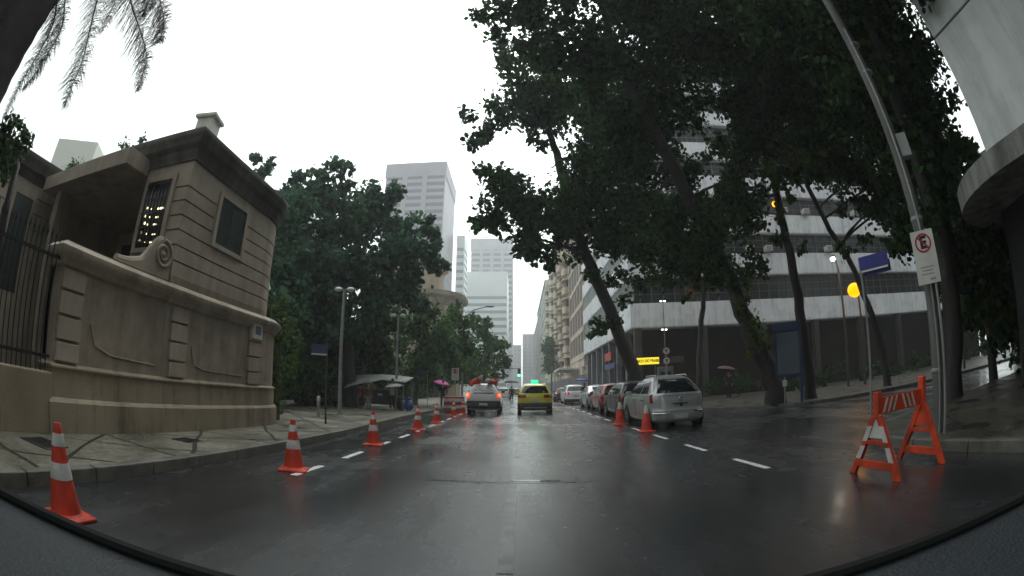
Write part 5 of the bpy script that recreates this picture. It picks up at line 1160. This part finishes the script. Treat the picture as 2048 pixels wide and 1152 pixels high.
# ------------------------------------------------------------------ trees
LM_D = leafmat('dark_almond_leaf', (.006, .020, .008), (.045, .105, .025))
LM_M = leafmat('mid_green_leaf', (.018, .055, .02), (.09, .18, .05))
LM_L = leafmat('fresh_green_leaf', (.028, .060, .012), (.11, .17, .04))
LM_B = leafmat('bluish_green_leaf', (.013, .045, .028), (.075, .17, .085))
BARK = mat('dark_wet_bark', (.022, .019, .016), .6, .45, 3, .6, 14, stretch=(1, 1, .3))
BARK2 = mat('grey_bark', (.09, .08, .065), .7, .4, 3, .6, 14, stretch=(1, 1, .3))
def B0(p): return (p[0][0], p[0][1], .14)
def fix(p): p = [list(q) for q in p]; p[0][2] = -.35; return p
GR = 'street trees on the right pavement'  # these crowns include clumps above the view, added to block light
p = fix([(7.0,26.1,0.4,0.52),(6.6,26.2,2.1,0.43),(5.7,25.9,4.5,0.38),(4.6,25.6,7.0,0.35),(3.5,24.8,9.3,0.32),(2.7,23.8,11.7,0.28),(2.2,22.9,13.7,0.23),(1.6,21.9,15.1,0.17)]); tree('dark street tree leaning over the parked cars, slanting trunk beside the yellow bank sign', B0(p), p, [(1.3,22.0,16.0,1.50),(-0.2,21.0,16.1,1.50),(-1.3,20.0,14.4,1.10),(-1.8,19.9,13.5,0.70),(2.6,21.8,16.9,1.60),(0.4,21.0,17.9,1.60),(1.9,20.9,19.6,1.70),(-0.5,20.0,18.8,1.20),(3.1,22.8,13.1,1.20),(3.7,22.7,14.3,1.40),(-0.7,20.0,11.2,1.00),(-1.1,20.0,10.0,1.10),(0.0,21.0,10.7,1.50),(-0.9,20.0,9.0,1.10),(0.5,21.0,9.4,1.50),(1.8,21.9,10.8,1.50),(1.8,21.9,9.2,1.20),(0.5,21.0,8.0,0.70),(3.2,22.8,10.6,1.50),(4.4,22.6,11.8,1.60),(4.4,22.6,9.7,1.40),(5.4,22.3,10.2,1.50),(5.3,22.4,13.2,1.60),(4.5,21.5,15.3,1.80),(4.0,20.6,17.5,1.80),(3.1,24.8,8.7,0.70),(1.8,22.9,8.7,0.60),(4.9,23.5,8.6,0.90),(5.8,25.4,7.7,0.60),(-2.4,18.9,14.1,0.50),(-2.1,18.9,12.6,0.50),(-1.5,18.9,11.3,0.60),(4.6,26.1,4.8,0.45),(4.0,24.7,7.7,0.50),(2.4,21.9,18.4,1.80),(0.9,22.0,14.5,0.70),(4.1,23.7,13.2,1.60),(2.8,23.8,10.5,1.50),(5.4,24.4,9.8,1.50),(6.5,23.1,14.7,1.60),(1.3,23.0,18.0,1.70),(0.8,21.0,7.8,0.90),(1.4,21.0,7.3,0.70),(0.3,21.0,8.6,1.00),(4.8,25.6,4.9,0.70),(4.2,25.7,4.4,0.50),(5.5,25.9,5.2,0.50),(5.1,24.5,7.2,0.60),(5.8,25.3,6.2,0.50)], LM_D, BARK, 11, group=GR, dens=98, size=.24, limbs=14)
p = fix([(10.9,17.4,0.0,0.57),(10.7,17.5,1.2,0.46),(10.0,17.7,2.9,0.40),(9.3,17.7,4.6,0.36),(8.7,17.6,6.3,0.33),(7.7,17.4,8.1,0.30),(6.7,16.7,9.8,0.28),(5.5,15.9,11.8,0.24),(4.4,14.9,13.6,0.20),(3.7,13.8,15.3,0.15),(3.4,13.1,17.9,0.10)]); tree('tallest right-hand tree with a thick trunk leaning left behind the pavement totem', B0(p), p, [(3.9,14.0,14.5,1.70),(2.3,13.8,15.2,1.60),(0.9,13.5,14.8,1.40),(0.5,13.0,15.8,1.50),(-0.7,13.0,15.7,1.00),(-1.6,12.9,15.3,0.60),(1.9,12.4,16.5,1.70),(-0.1,12.0,17.1,1.60),(4.0,12.4,16.4,1.90),(6.0,13.7,15.5,1.90),(5.9,11.6,16.2,1.90),(5.6,15.0,13.9,1.70),(7.6,15.2,14.6,1.70),(7.6,15.2,12.3,1.30),(6.2,15.8,12.3,1.30),(8.1,12.6,14.9,1.90),(7.6,10.6,15.5,1.90),(9.3,13.7,13.4,1.70),(5.1,17.3,11.3,1.20),(4.3,16.4,12.3,1.40),(-0.7,13.5,14.5,0.70),(0.1,14.0,13.8,0.80),(7.8,17.3,8.6,1.30),(6.8,18.8,8.2,1.40),(8.0,17.2,7.0,1.50),(6.8,19.9,7.0,1.40),(8.9,16.8,8.0,1.30),(6.2,21.1,7.9,1.40),(6.2,20.1,9.1,1.30),(9.5,16.5,9.0,1.20),(7.5,18.6,6.4,1.10),(8.5,17.6,5.9,1.00),(9.5,16.5,6.1,0.80),(6.1,22.2,6.5,0.60),(6.5,16.8,11.1,0.50),(3.4,14.6,14.2,1.50),(5.2,19.3,10.3,1.00),(7.5,19.6,5.3,0.35),(7.3,15.3,16.3,1.90),(4.9,17.3,14.1,1.60),(3.3,17.7,13.4,1.50),(8.8,15.7,16.5,2.00),(9.5,15.3,12.7,1.20),(10.2,13.6,16.4,2.00),(2.7,15.8,14.8,1.60),(5.2,14.1,17.1,1.90),(7.4,13.0,16.4,2.00),(1.5,14.9,14.6,1.40),(5.1,17.3,12.9,1.40),(6.2,17.4,12.3,1.30),(5.9,18.1,10.8,1.20),(7.1,18.2,10.4,1.00),(9.8,16.3,11.2,1.10),(9.1,17.8,11.9,0.80),(4.8,19.4,11.4,1.40),(8.0,18.3,10.8,1.20),(7.1,18.7,9.1,1.20),(10.8,16.9,11.6,1.10),(10.1,17.3,10.4,1.20),(4.5,17.4,11.6,1.40),(6.3,16.9,13.9,1.50)], LM_D, BARK, 12, group=GR, dens=92, size=.21, limbs=16)
p = fix([(13.1,17.7,0.1,0.30),(12.9,17.8,2.4,0.27),(12.6,17.6,4.2,0.25),(12.3,17.4,6.4,0.22),(12.0,17.2,8.5,0.19),(11.7,16.8,10.4,0.17),(11.0,16.1,12.0,0.14),(10.2,14.8,13.3,0.10)]); tree('slim tree trunk leaning left past the glowing orange lamp', B0(p), p, [(10.9,15.6,12.2,1.30),(11.4,13.9,13.2,1.60),(9.8,13.3,14.1,1.70),(10.9,11.7,14.0,1.80),(12.4,13.0,12.5,1.60),(12.4,14.4,11.3,1.20),(11.9,16.1,11.0,1.20),(10.3,16.5,11.6,1.00),(11.8,10.8,13.0,1.80),(9.5,10.3,14.3,1.80),(10.6,9.1,13.6,1.80),(12.7,14.2,9.7,1.10),(12.3,15.8,9.9,0.80),(10.2,17.2,10.9,0.70),(11.8,17.4,7.4,0.45),(12.8,17.2,7.0,0.40),(7.5,8.1,11.5,1.60),(6.9,8.6,13.9,1.80),(8.4,7.1,13.2,1.80),(12.4,14.4,15.3,2.00),(10.7,15.7,13.4,1.80),(11.1,12.9,15.9,2.00),(12.4,11.6,15.2,2.00),(13.1,13.8,14.7,1.90),(12.9,16.6,13.2,1.50),(10.6,18.1,9.5,1.00),(11.8,17.4,11.2,1.00),(13.6,16.0,11.5,1.20),(10.0,19.6,10.1,1.00),(11.2,18.9,9.1,0.90)], LM_D, BARK, 13, group=GR, dens=125, size=.22, limbs=10)
p = fix([(18.2,17.1,-1.1,0.24),(18.0,17.3,2.0,0.20),(17.2,17.4,4.3,0.18),(16.7,17.9,6.7,0.16),(15.8,18.1,8.3,0.15),(14.9,18.2,10.7,0.13),(14.7,17.7,12.6,0.10)]); tree('thin crooked tree right of the orange lamp, in front of the white bands', B0(p), p, [(14.9,16.2,12.1,1.40),(15.4,14.3,12.3,1.60),(15.8,15.3,10.7,1.40),(16.1,13.4,10.6,1.50),(16.7,14.4,9.1,1.30),(16.6,15.9,9.2,0.80),(15.7,16.8,8.9,0.40),(16.8,14.3,7.6,0.80),(16.7,11.0,12.1,1.80),(15.7,12.3,13.2,1.80),(15.6,16.9,6.9,0.50),(16.4,16.1,7.2,0.45),(16.3,14.8,14.3,2.00),(17.1,13.9,12.7,1.80),(15.8,12.2,15.5,2.20),(15.9,16.6,14.0,1.80),(15.7,16.8,11.1,1.30),(17.0,12.3,12.1,1.80),(17.2,15.3,10.3,1.40),(17.3,13.5,8.8,1.30),(17.4,11.8,10.0,1.50),(16.9,14.1,7.3,1.00),(17.3,15.2,8.7,0.90)], LM_D, BARK, 14, group=GR, dens=95, size=.24, limbs=8)
p = fix([(10.7,7.4,0.6,0.34),(10.8,7.3,2.1,0.30),(10.6,7.1,3.6,0.27),(10.3,7.0,5.1,0.24),(9.9,6.8,6.6,0.20),(9.1,6.1,7.8,0.16),(8.4,5.4,8.9,0.12)]); tree('dark tree directly behind the no-parking sign and tall utility pole', B0(p), p, [(8.5,6.2,9.4,1.50),(8.4,4.5,9.4,1.50),(9.3,5.9,8.4,1.40),(9.3,7.6,8.7,1.40),(10.3,6.1,7.9,1.30),(10.1,6.5,6.6,1.20),(10.3,7.9,6.5,1.10),(11.0,7.0,5.9,1.20),(12.1,7.1,5.3,1.20),(11.0,7.8,5.0,0.90),(12.1,7.0,4.4,1.10),(11.3,7.3,3.9,0.80),(7.7,5.5,10.0,1.50),(9.4,4.7,8.6,1.10),(10.9,6.2,7.1,1.00),(13.3,6.9,4.9,1.00),(11.3,6.4,6.1,0.90),(8.9,8.0,9.8,1.30),(11.5,9.6,4.7,0.50),(10.9,7.1,4.9,1.20),(11.3,6.5,10.3,1.60),(11.3,8.3,9.1,1.60),(12.5,6.4,9.8,1.20),(12.5,8.2,8.6,1.50),(12.9,7.6,7.3,1.30),(9.8,6.9,11.3,1.70),(13.4,8.8,7.3,1.30),(11.3,8.2,4.6,1.10),(11.7,7.7,5.0,1.20),(13.4,6.7,5.7,1.30),(12.8,7.8,3.5,1.10),(12.8,8.7,3.5,0.90),(13.9,6.9,4.7,1.20),(14.1,7.6,3.8,1.20),(12.0,7.3,4.1,1.10)], LM_D, BARK, 15, group=GR, dens=130, size=.19, limbs=10)
p = fix([(16.7,9.1,1.1,0.20),(16.5,9.3,3.6,0.17),(16.5,9.4,5.1,0.14)]); tree('low dark tree at the right edge beneath the canopy slab', B0(p), p, [(15.7,8.7,4.2,1.20),(15.3,7.4,3.5,1.10),(16.1,8.0,4.7,1.20),(16.3,9.8,3.2,0.70),(13.8,5.8,3.6,1.20),(16.4,11.5,4.1,0.70),(20.8,11.9,3.3,1.60),(19.6,10.0,2.6,1.60),(18.2,8.4,2.8,1.50),(18.5,12.0,5.6,1.30),(17.9,9.0,3.5,1.50),(18.1,8.5,1.9,1.30)], LM_D, BARK, 16, group=GR, dens=110, size=.22, limbs=4)
p = fix([(11.6,28.7,0.2,0.22),(11.8,28.7,2.8,0.20),(12.0,28.6,5.5,0.19),(12.4,27.9,8.7,0.16),(12.7,27.2,10.9,0.13)]); tree('upright tree standing against the lowest white band, left of the thick trunk', B0(p), p, [(11.5,26.6,9.7,1.50),(10.3,27.1,9.2,1.20),(12.6,26.1,8.6,1.20),(9.2,27.5,7.9,0.80),(11.4,26.7,7.7,0.60),(10.1,28.3,13.8,1.60),(7.4,28.0,13.6,1.50),(8.8,28.7,11.7,1.50),(14.2,25.3,11.4,1.20),(14.4,26.3,14.0,1.20)], LM_D, BARK, 17, group=GR, dens=110, size=.26, limbs=4)
p = fix([(-8.6,22.4,0.1,0.40),(-8.7,22.4,2.1,0.36),(-9.0,22.3,4.6,0.30),(-9.5,22.0,7.2,0.25),(-10.1,21.8,10.0,0.18),(-10.2,21.7,12.0,0.10)]); tree('large dark green tree filling the left behind the beige building', B0(p), p, [(-10.4,21.6,13.3,0.75),(-9.7,22.0,12.3,0.80),(-11.0,21.3,12.4,0.80),(-12.1,20.7,12.4,0.60),(-10.9,21.4,11.2,1.20),(-11.0,20.2,10.0,1.40),(-9.5,22.0,10.9,1.40),(-8.6,23.5,11.8,1.20),(-7.5,23.8,12.2,0.90),(-7.7,23.8,11.2,1.00),(-8.7,23.4,10.2,1.60),(-10.1,21.8,9.1,1.80),(-11.3,20.0,8.6,1.50),(-11.8,19.8,10.1,1.00),(-7.1,25.0,10.7,1.20),(-5.6,25.4,10.8,0.80),(-5.0,25.5,10.1,0.55),(-5.8,25.3,9.3,1.20),(-7.0,24.0,8.6,1.60),(-8.4,22.5,7.6,1.90),(-10.0,20.7,6.9,1.90),(-10.6,19.3,6.4,1.50),(-6.0,25.3,7.4,1.30),(-5.4,26.5,8.7,0.90),(-7.4,23.9,6.6,1.60),(-8.8,22.3,5.4,1.90),(-10.0,20.7,4.9,1.90),(-10.5,19.4,4.1,1.30),(-5.7,25.4,6.3,0.90),(-13.6,19.8,12.7,0.45),(-14.3,19.3,13.0,0.50),(-14.6,20.3,12.7,0.60),(-12.4,20.5,11.5,0.70),(-12.8,20.3,10.7,0.80),(-9.5,22.0,13.2,0.35),(-10.6,18.1,7.2,1.00),(-10.0,17.3,5.6,1.00),(-9.5,16.5,4.1,0.90),(-10.8,18.0,8.6,1.00),(-9.8,17.4,4.9,1.10),(-9.6,17.6,3.7,1.00)], LM_B, BARK, 21, dens=125, size=.27, limbs=16, sub=.38)
p = fix([(-10.7,21.5,0.1,0.20),(-10.6,21.5,1.4,0.18),(-10.5,21.6,2.9,0.15)]); tree('dense shaded undergrowth tree below the large left tree, behind the stall', B0(p), p, [(-11.1,21.3,2.9,1.60),(-10.1,22.9,3.4,1.70),(-8.9,24.4,3.8,1.60),(-8.1,25.7,4.9,1.50),(-9.8,17.5,1.3,0.90),(-10.5,21.6,0.9,1.00),(-10.3,25.0,1.5,1.30),(-8.9,26.5,2.3,1.30),(-7.7,28.0,1.7,1.00),(-10.3,19.4,2.0,1.30)], LM_D, BARK, 22, dens=130, size=.25, limbs=5)
p = fix([(-6.9,30.2,0.3,0.20),(-6.9,30.2,2.5,0.17),(-6.7,30.3,4.2,0.13)]); tree('lighter green tree right of the stall, behind the left lamp posts', B0(p), p, [(-6.1,30.4,6.2,0.90),(-7.1,29.1,5.0,1.20),(-5.7,30.5,4.9,1.40),(-4.3,32.7,5.9,1.10),(-6.4,29.3,3.4,1.20),(-7.2,27.1,3.6,0.90),(-5.2,31.6,3.6,1.30),(-4.0,33.8,4.6,1.00),(-5.7,30.5,1.9,1.00),(-6.8,28.2,1.9,0.80),(-7.5,28.0,5.5,0.60),(-8.1,25.8,4.0,0.80),(-8.3,24.6,3.9,0.70),(-6.4,30.3,6.9,0.60),(-4.5,32.7,7.0,0.60),(-5.4,35.6,3.0,1.30),(-6.2,35.5,4.7,1.30),(-6.7,32.3,2.4,1.20),(-5.3,37.6,4.5,1.30)], LM_M, BARK2, 23, dens=110, size=.24, limbs=8)
p = fix([(-3.9,47.8,0.7,0.20),(-3.7,47.9,4.4,0.16),(-3.7,47.9,5.9,0.12)]); tree('round green tree above the pickup, furthest along the left pavement', B0(p), p, [(-4.6,43.8,7.9,0.90),(-4.0,45.8,7.0,1.30),(-2.9,47.9,5.9,1.40),(-2.2,50.0,4.5,1.20),(-3.5,45.9,4.2,1.40),(-4.8,43.7,5.5,1.40),(-4.3,43.8,2.9,1.20),(-2.7,49.9,2.9,1.00),(-3.8,45.8,7.8,0.90),(-2.0,52.0,6.3,0.80),(-5.0,41.7,4.0,1.30),(-4.3,49.8,2.3,1.20),(-5.6,41.6,2.6,1.20)], LM_M, BARK2, 24, dens=70, size=.34, limbs=6)
p = fix([(-6.8,11.7,0.4,0.10),(-6.8,11.7,1.6,0.08),(-6.8,11.7,2.3,0.06)]); tree('small bright green shrub tight against the rounded end of the beige building', B0(p), p, [(-6.9,11.6,3.3,0.40),(-6.8,11.7,2.9,0.50),(-6.9,12.2,2.3,0.50),(-6.7,11.5,1.8,0.40),(-6.5,11.3,1.2,0.35),(-7.1,12.7,2.8,0.35),(-6.7,11.2,0.7,0.35)], LM_L, BARK2, 25, name='shrub', cat='shrub', dens=330, size=.10, limbs=4)
p = fix([(-8.6,24.5,0.5,0.09),(-8.7,24.5,2.7,0.07),(-8.6,24.5,3.6,0.05)]); tree('young light green tree between the two twin-lamp posts', B0(p), p, [(-8.7,24.5,3.6,0.70),(-8.2,24.7,3.9,0.70),(-9.1,24.3,3.3,0.60),(-8.5,24.6,4.3,0.50),(-8.2,24.7,2.9,0.50)], LM_L, BARK2, 26, dens=110, size=.2, limbs=4)
p = fix([(-10.2,4.0,3.9,0.12),(-10.4,3.7,4.8,0.09),(-10.5,3.4,5.2,0.06)]); tree('dark leafy tree top above the cornice at the left edge', B0(p), p, [(-10.0,3.0,5.1,0.50),(-10.0,3.3,5.3,0.35),(-10.0,3.1,4.8,0.50),(-9.9,3.4,5.0,0.35),(-9.9,3.6,5.2,0.22),(-9.5,3.0,4.4,0.40),(-10.1,3.0,5.4,0.25)], LM_D, BARK, 27, dens=330, size=.11, limbs=4)
p = fix([(7.3,107.8,3.5,0.20),(7.3,107.8,5.8,0.20),(7.1,107.8,10.5,0.15)]); tree('small tree in front of the cream balconies on the right of the street', B0(p), p, [(7.1,109.8,11.9,2.20),(7.7,109.7,8.9,2.40),(6.5,104.8,6.3,1.80)], LM_M, BARK2, 28, dens=40, size=.5, limbs=3)
rng = np.random.default_rng(5)
p = [(7.2, -6, 0, .36), (7.0, -5.8, 3, .3), (6.3, -5.2, 6, .26), (5.2, -4, 9, .2), (4.5, -3, 12, .12)]
tree('unseen tree added just behind the camera, its crown shading the right lane', (7.2, -6, .14), p, [(7+rng.uniform(-4.5, 5), -4+rng.uniform(-9, 7), rng.uniform(8.5, 14), 1.8) for k in range(26)], LM_D, BARK, 29, group=GR, dens=60, size=.3, limbs=10)  # out of view, added so its crown blocks sky light on the right
VN = [(9.3,17.0,4.6,0.35),(9.5,17.1,3.7,0.45),(9.3,16.9,5.2,0.30),(9.9,17.2,3.1,0.40),(9.1,17.2,4.2,0.30),(10.2,17.1,2.7,0.35),(9.6,17.5,2.5,0.30)]
vt = thing('climbing_plant', 'yellow-green creeper climbing the thick leaning trunk of the tallest right-hand tree', 'creeper', VN[3][:3])
leaf_mesh('leaves', clump_points(VN, 260, rng, .7)-np.array(VN[3][:3]), .14, LM_L, vt, 51)
q = MB(); q.tube([Vector(VN[i][:3])-Vector(VN[3][:3]) for i in (5, 3, 1, 0, 2)], .03, 6); q.build('stem', BARK, vt)
o = leaf_mesh('light_foliage', clump_points([(11.1,15.4,9.2,0.90),(11.3,14.7,9.8,0.90),(12.1,14.0,10.2,0.80),(11.4,16.4,8.2,0.40)], 90, rng), .22, LM_L, None, 52); tag(o, 'brighter green foliage cluster above the glowing orange lamp', 'foliage')
# weeds on the roof
for (x, y, z, r_, lab) in ((-8.9, 6.1, 5.95, .16, 'small weed tuft growing on the roof edge above the porch'), (-8.3, 6.05, 6.0, .11, 'smallest weed on the roof edge, nearer the chimney'), (-11.7, 6.2, 5.85, .24, 'leafy weed in the roof corner between wing and porch')):
    o = thing('roof_weed', lab, 'weed', (x, y, z), 0, 'weeds growing on the roof')
    leaf_mesh('leaves', clump_points([(0, 0, .06, r_, 5)], 900, rng, .9), .05, LM_M, o, 60+int(x))
    q = MB(); q.tube([(0, 0, -.1), (.01, 0, r_)], .008, 5); q.build('stem', BARK, o)
# park hedge and its backing on the left
hp = []
for k in range(60):
    hp.append((-9.2-rng.uniform(0, 1.2)-(.03*k), 13.5+k*.85, rng.uniform(.3, 1.4), .7))
o = leaf_mesh('park_hedge', clump_points(hp, 120, rng), .17, LM_D, None, 53); tag(o, 'long dark hedge along the back of the left pavement', 'hedge')
q = MB(); q.box(-14, -13.5, 12.5, 70, .1, 3.2)
for k in range(15): q.box(-13.5, -13.3, 12.5+k*4, 12.9+k*4, .1, 3.3)
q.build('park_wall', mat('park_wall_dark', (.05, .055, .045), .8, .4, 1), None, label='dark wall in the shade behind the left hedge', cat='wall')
hp = []
for k in range(40): hp.append((-15-rng.uniform(0, 8), 16+k*1.3, rng.uniform(2, 6), 1.8)); hp.append((-10.5-rng.uniform(0, 2.5), 13.5+k*1.5, rng.uniform(1.5, 5.0), 1.1))
o = leaf_mesh('park_thicket', clump_points(hp, 45, rng), .34, LM_D, None, 54); tag(o, 'dark mass of park foliage behind the left trees', 'foliage', kind='stuff')
hp = []
for k in range(30): hp.append((12.5+k*.6, 6.9+k*.01+rng.uniform(-.2, .3), rng.uniform(.6, 3.6), .9)); hp.append((24+k*1.2, 12+rng.uniform(-2, 3), rng.uniform(3, 9), 1.8))
for k in range(26): hp.append((13+k*1.6, 30-.12*k+rng.uniform(-1, 1), rng.uniform(.4, 1.2), .8))
o = leaf_mesh('shade_planting', clump_points(hp, 60, rng), .24, LM_D, None, 55); tag(o, 'dark planting in front of the office block and along the side street', 'planting', kind='stuff')
tree('unseen tree added behind the camera, its crown darkening the left pavement', (-8.5, -7, .14), [(-8.5, -7, 0, .3), (-8.2, -6.8, 4, .25), (-7.5, -6, 8, .16)], [(-7+rng.uniform(-3, 4.2), -5+rng.uniform(-6, 4.5), rng.uniform(7, 12), 1.7) for k in range(18)], LM_D, BARK, 30, dens=60, size=.3, limbs=8)  # out of view, added to darken the lower left corner
for (x, y, z, lab) in ((-12.6, 33, 3.6, 'leftmost of the three tiny park lamps glowing under the big left tree'), (-12.0, 33.4, 3.6, 'middle of the three tiny park lamps under the big left tree'), (-11.5, 33.2, 3.75, 'rightmost of the three tiny park lamps under the big left tree')):
    t = thing('park_lamp', lab, 'lamp', (x, y, .14), 0, 'park lamps'); q = MB(); q.tube([(0, 0, 0), (0, 0, z-.1)], .04, 6); q.build('post', M_BLACK, t)
    q = MB(); q.sphere((0, -.05, z), .1, 10); q.build('bulb', mat('small_lamp_glow', (1, 1, 1)), t, smooth=True)
# palm at the upper left
pm = thing('palm_tree', 'palm with a thick dark trunk and hanging feathery fronds at the upper left', 'palm', (-7.35, 1.1, .14))
q = MB(); zz = [0, .3]+[.6+.22*i for i in range(40)]
q.tube([(.25*math.sin(z*.1), 0, z) for z in zz], [(.56 if z < .4 else .62)+(.018 if i % 2 else 0) for i, z in enumerate(zz)], 18); q.build('trunk', mat('palm_trunk', (.045, .04, .04), .8, .3, 4, .6, 20), pm, smooth=True)
def frond(pts, m, seed, llen=.55, dens=34, hang=.8):
    rg = random.Random(seed); q = MB(); P = [Vector(p) for p in pts]
    # quadratic-ish resample
    Q = []
    n = 60
    for i in range(n+1):
        t = i/n*(len(P)-1); k = min(int(t), len(P)-2); f = t-k
        a = P[max(k-1, 0)]; b = P[k]; c = P[k+1]; d = P[min(k+2, len(P)-1)]
        Q.append(.5*((2*b)+(c-a)*f+(2*a-5*b+4*c-d)*f*f+(3*b-a-3*c+d)*f**3))
    q.tube(Q, [.022*(1-i/n)+.004 for i in range(n+1)], 5)
    base = Q[0]
    for i in range(6, n*10):
        t = i/(n*10); k = min(int(t*n), n-1); p = Q[k].lerp(Q[k+1], t*n-k); d = (Q[k+1]-Q[k]).normalized()
        s_ = d.cross(Vector((0, 0, 1))); s_ = s_.normalized() if s_.length > .05 else Vector((1, 0, 0)); s2 = d.cross(s_)
        for sg in (-1, 1):
            L_ = 1.4*llen*(math.sin(PI*min(1, t*.85+.15))**.6)*rg.uniform(.7, 1.1); v = (s_*sg*rg.uniform(.6, 1.1)+s2*rg.uniform(-.6, .6)+d*.3).normalized()
            m1_ = p+v*L_*.45; m2_ = p+v*L_*.8+Vector((0, 0, -hang*L_*.35)); m3_ = p+v*L_*.95+Vector((0, 0, -hang*L_*.75)); wv = d*.0055
            q.add([p-wv*.5, p+wv*.5, m1_+wv, m1_-wv, m2_+wv*.7, m2_-wv*.7, m3_], [(0, 1, 2, 3), (3, 2, 4, 5), (5, 4, 6)])
    q.v = [(v[0]+7.35, v[1]-1.1, v[2]-.14) for v in q.v]
    o = q.build('frond', m, pm)
LM_P = leafmat('palm_leaflet', (.06, .07, .06), (.13, .15, .11)); LM_P2 = leafmat('palm_leaflet_brown', (.08, .07, .06), (.15, .12, .10))
H = (-7.2, 1.3, 8.6)
frond([H, (-6.8, 1.9, 8.3), (-6.67, 2.14, 7.14), (-6.6, 2.34, 6.5), (-6.53, 2.53, 5.95), (-6.46, 2.69, 5.42), (-6.45, 2.73, 4.96), (-6.43, 2.76, 4.58)], LM_P, 1, .42)
frond([H, (-6.75, 2.1, 8.3), (-6.5, 2.55, 7.4), (-6.35, 2.9, 6.85), (-6.13, 3.38, 6.39), (-5.95, 3.69, 5.99), (-5.89, 3.78, 5.61), (-5.87, 3.81, 5.3)], LM_P2, 2, .38)
frond([H, (-7.15, 1.5, 7.3), (-7.12, 1.61, 6.48), (-7.05, 1.9, 5.87), (-7.04, 1.94, 5.28), (-7.05, 1.9, 4.72), (-7.06, 1.87, 4.12)], LM_P, 3, .26)
frond([H, (-6.5, 2.2, 8.6), (-6.01, 2.73, 7.4), (-5.76, 3.22, 6.82), (-5.59, 3.51, 6.39), (-5.56, 3.55, 6.0)], LM_P2, 4, .36)
frond([H, (-7.1, 1.7, 7.4), (-7.09, 1.75, 6.57), (-7.0, 2.08, 5.97), (-6.98, 2.12, 5.47), (-6.99, 2.09, 5.07), (-7.02, 1.99, 4.67)], LM_P, 5, .26)
frond([H, (-6.6, 2.0, 9.0), (-6.2, 2.6, 8.0), (-6.05, 2.95, 7.2), (-5.95, 3.2, 6.5)], LM_P, 6, .42)
frond([H, (-6.7, 2.1, 8.6), (-6.5, 2.4, 7.6), (-6.45, 2.6, 6.9), (-6.42, 2.75, 6.0)], LM_P2, 7, .40)

# ------------------------------------------------------------------ rainy air
q = MB(); q.box(-430, 430, -170, 650, -1.1, 112)
hz = q.build('haze', bpy.data.materials.new('rain_haze'), None, label='thin grey rain haze filling the street', cat='haze', kind='stuff')
m = hz.data.materials[0]; m.use_nodes = True; nt = m.node_tree
for n in list(nt.nodes): nt.nodes.remove(n)
o_ = nt.nodes.new('ShaderNodeOutputMaterial'); v = nt.nodes.new('ShaderNodeVolumePrincipled')
v.inputs['Color'].default_value = (.93, .96, .97, 1); v.inputs['Density'].default_value = 0.0016; v.inputs['Anisotropy'].default_value = .3
nt.links.new(v.outputs[0], o_.inputs['Volume'])
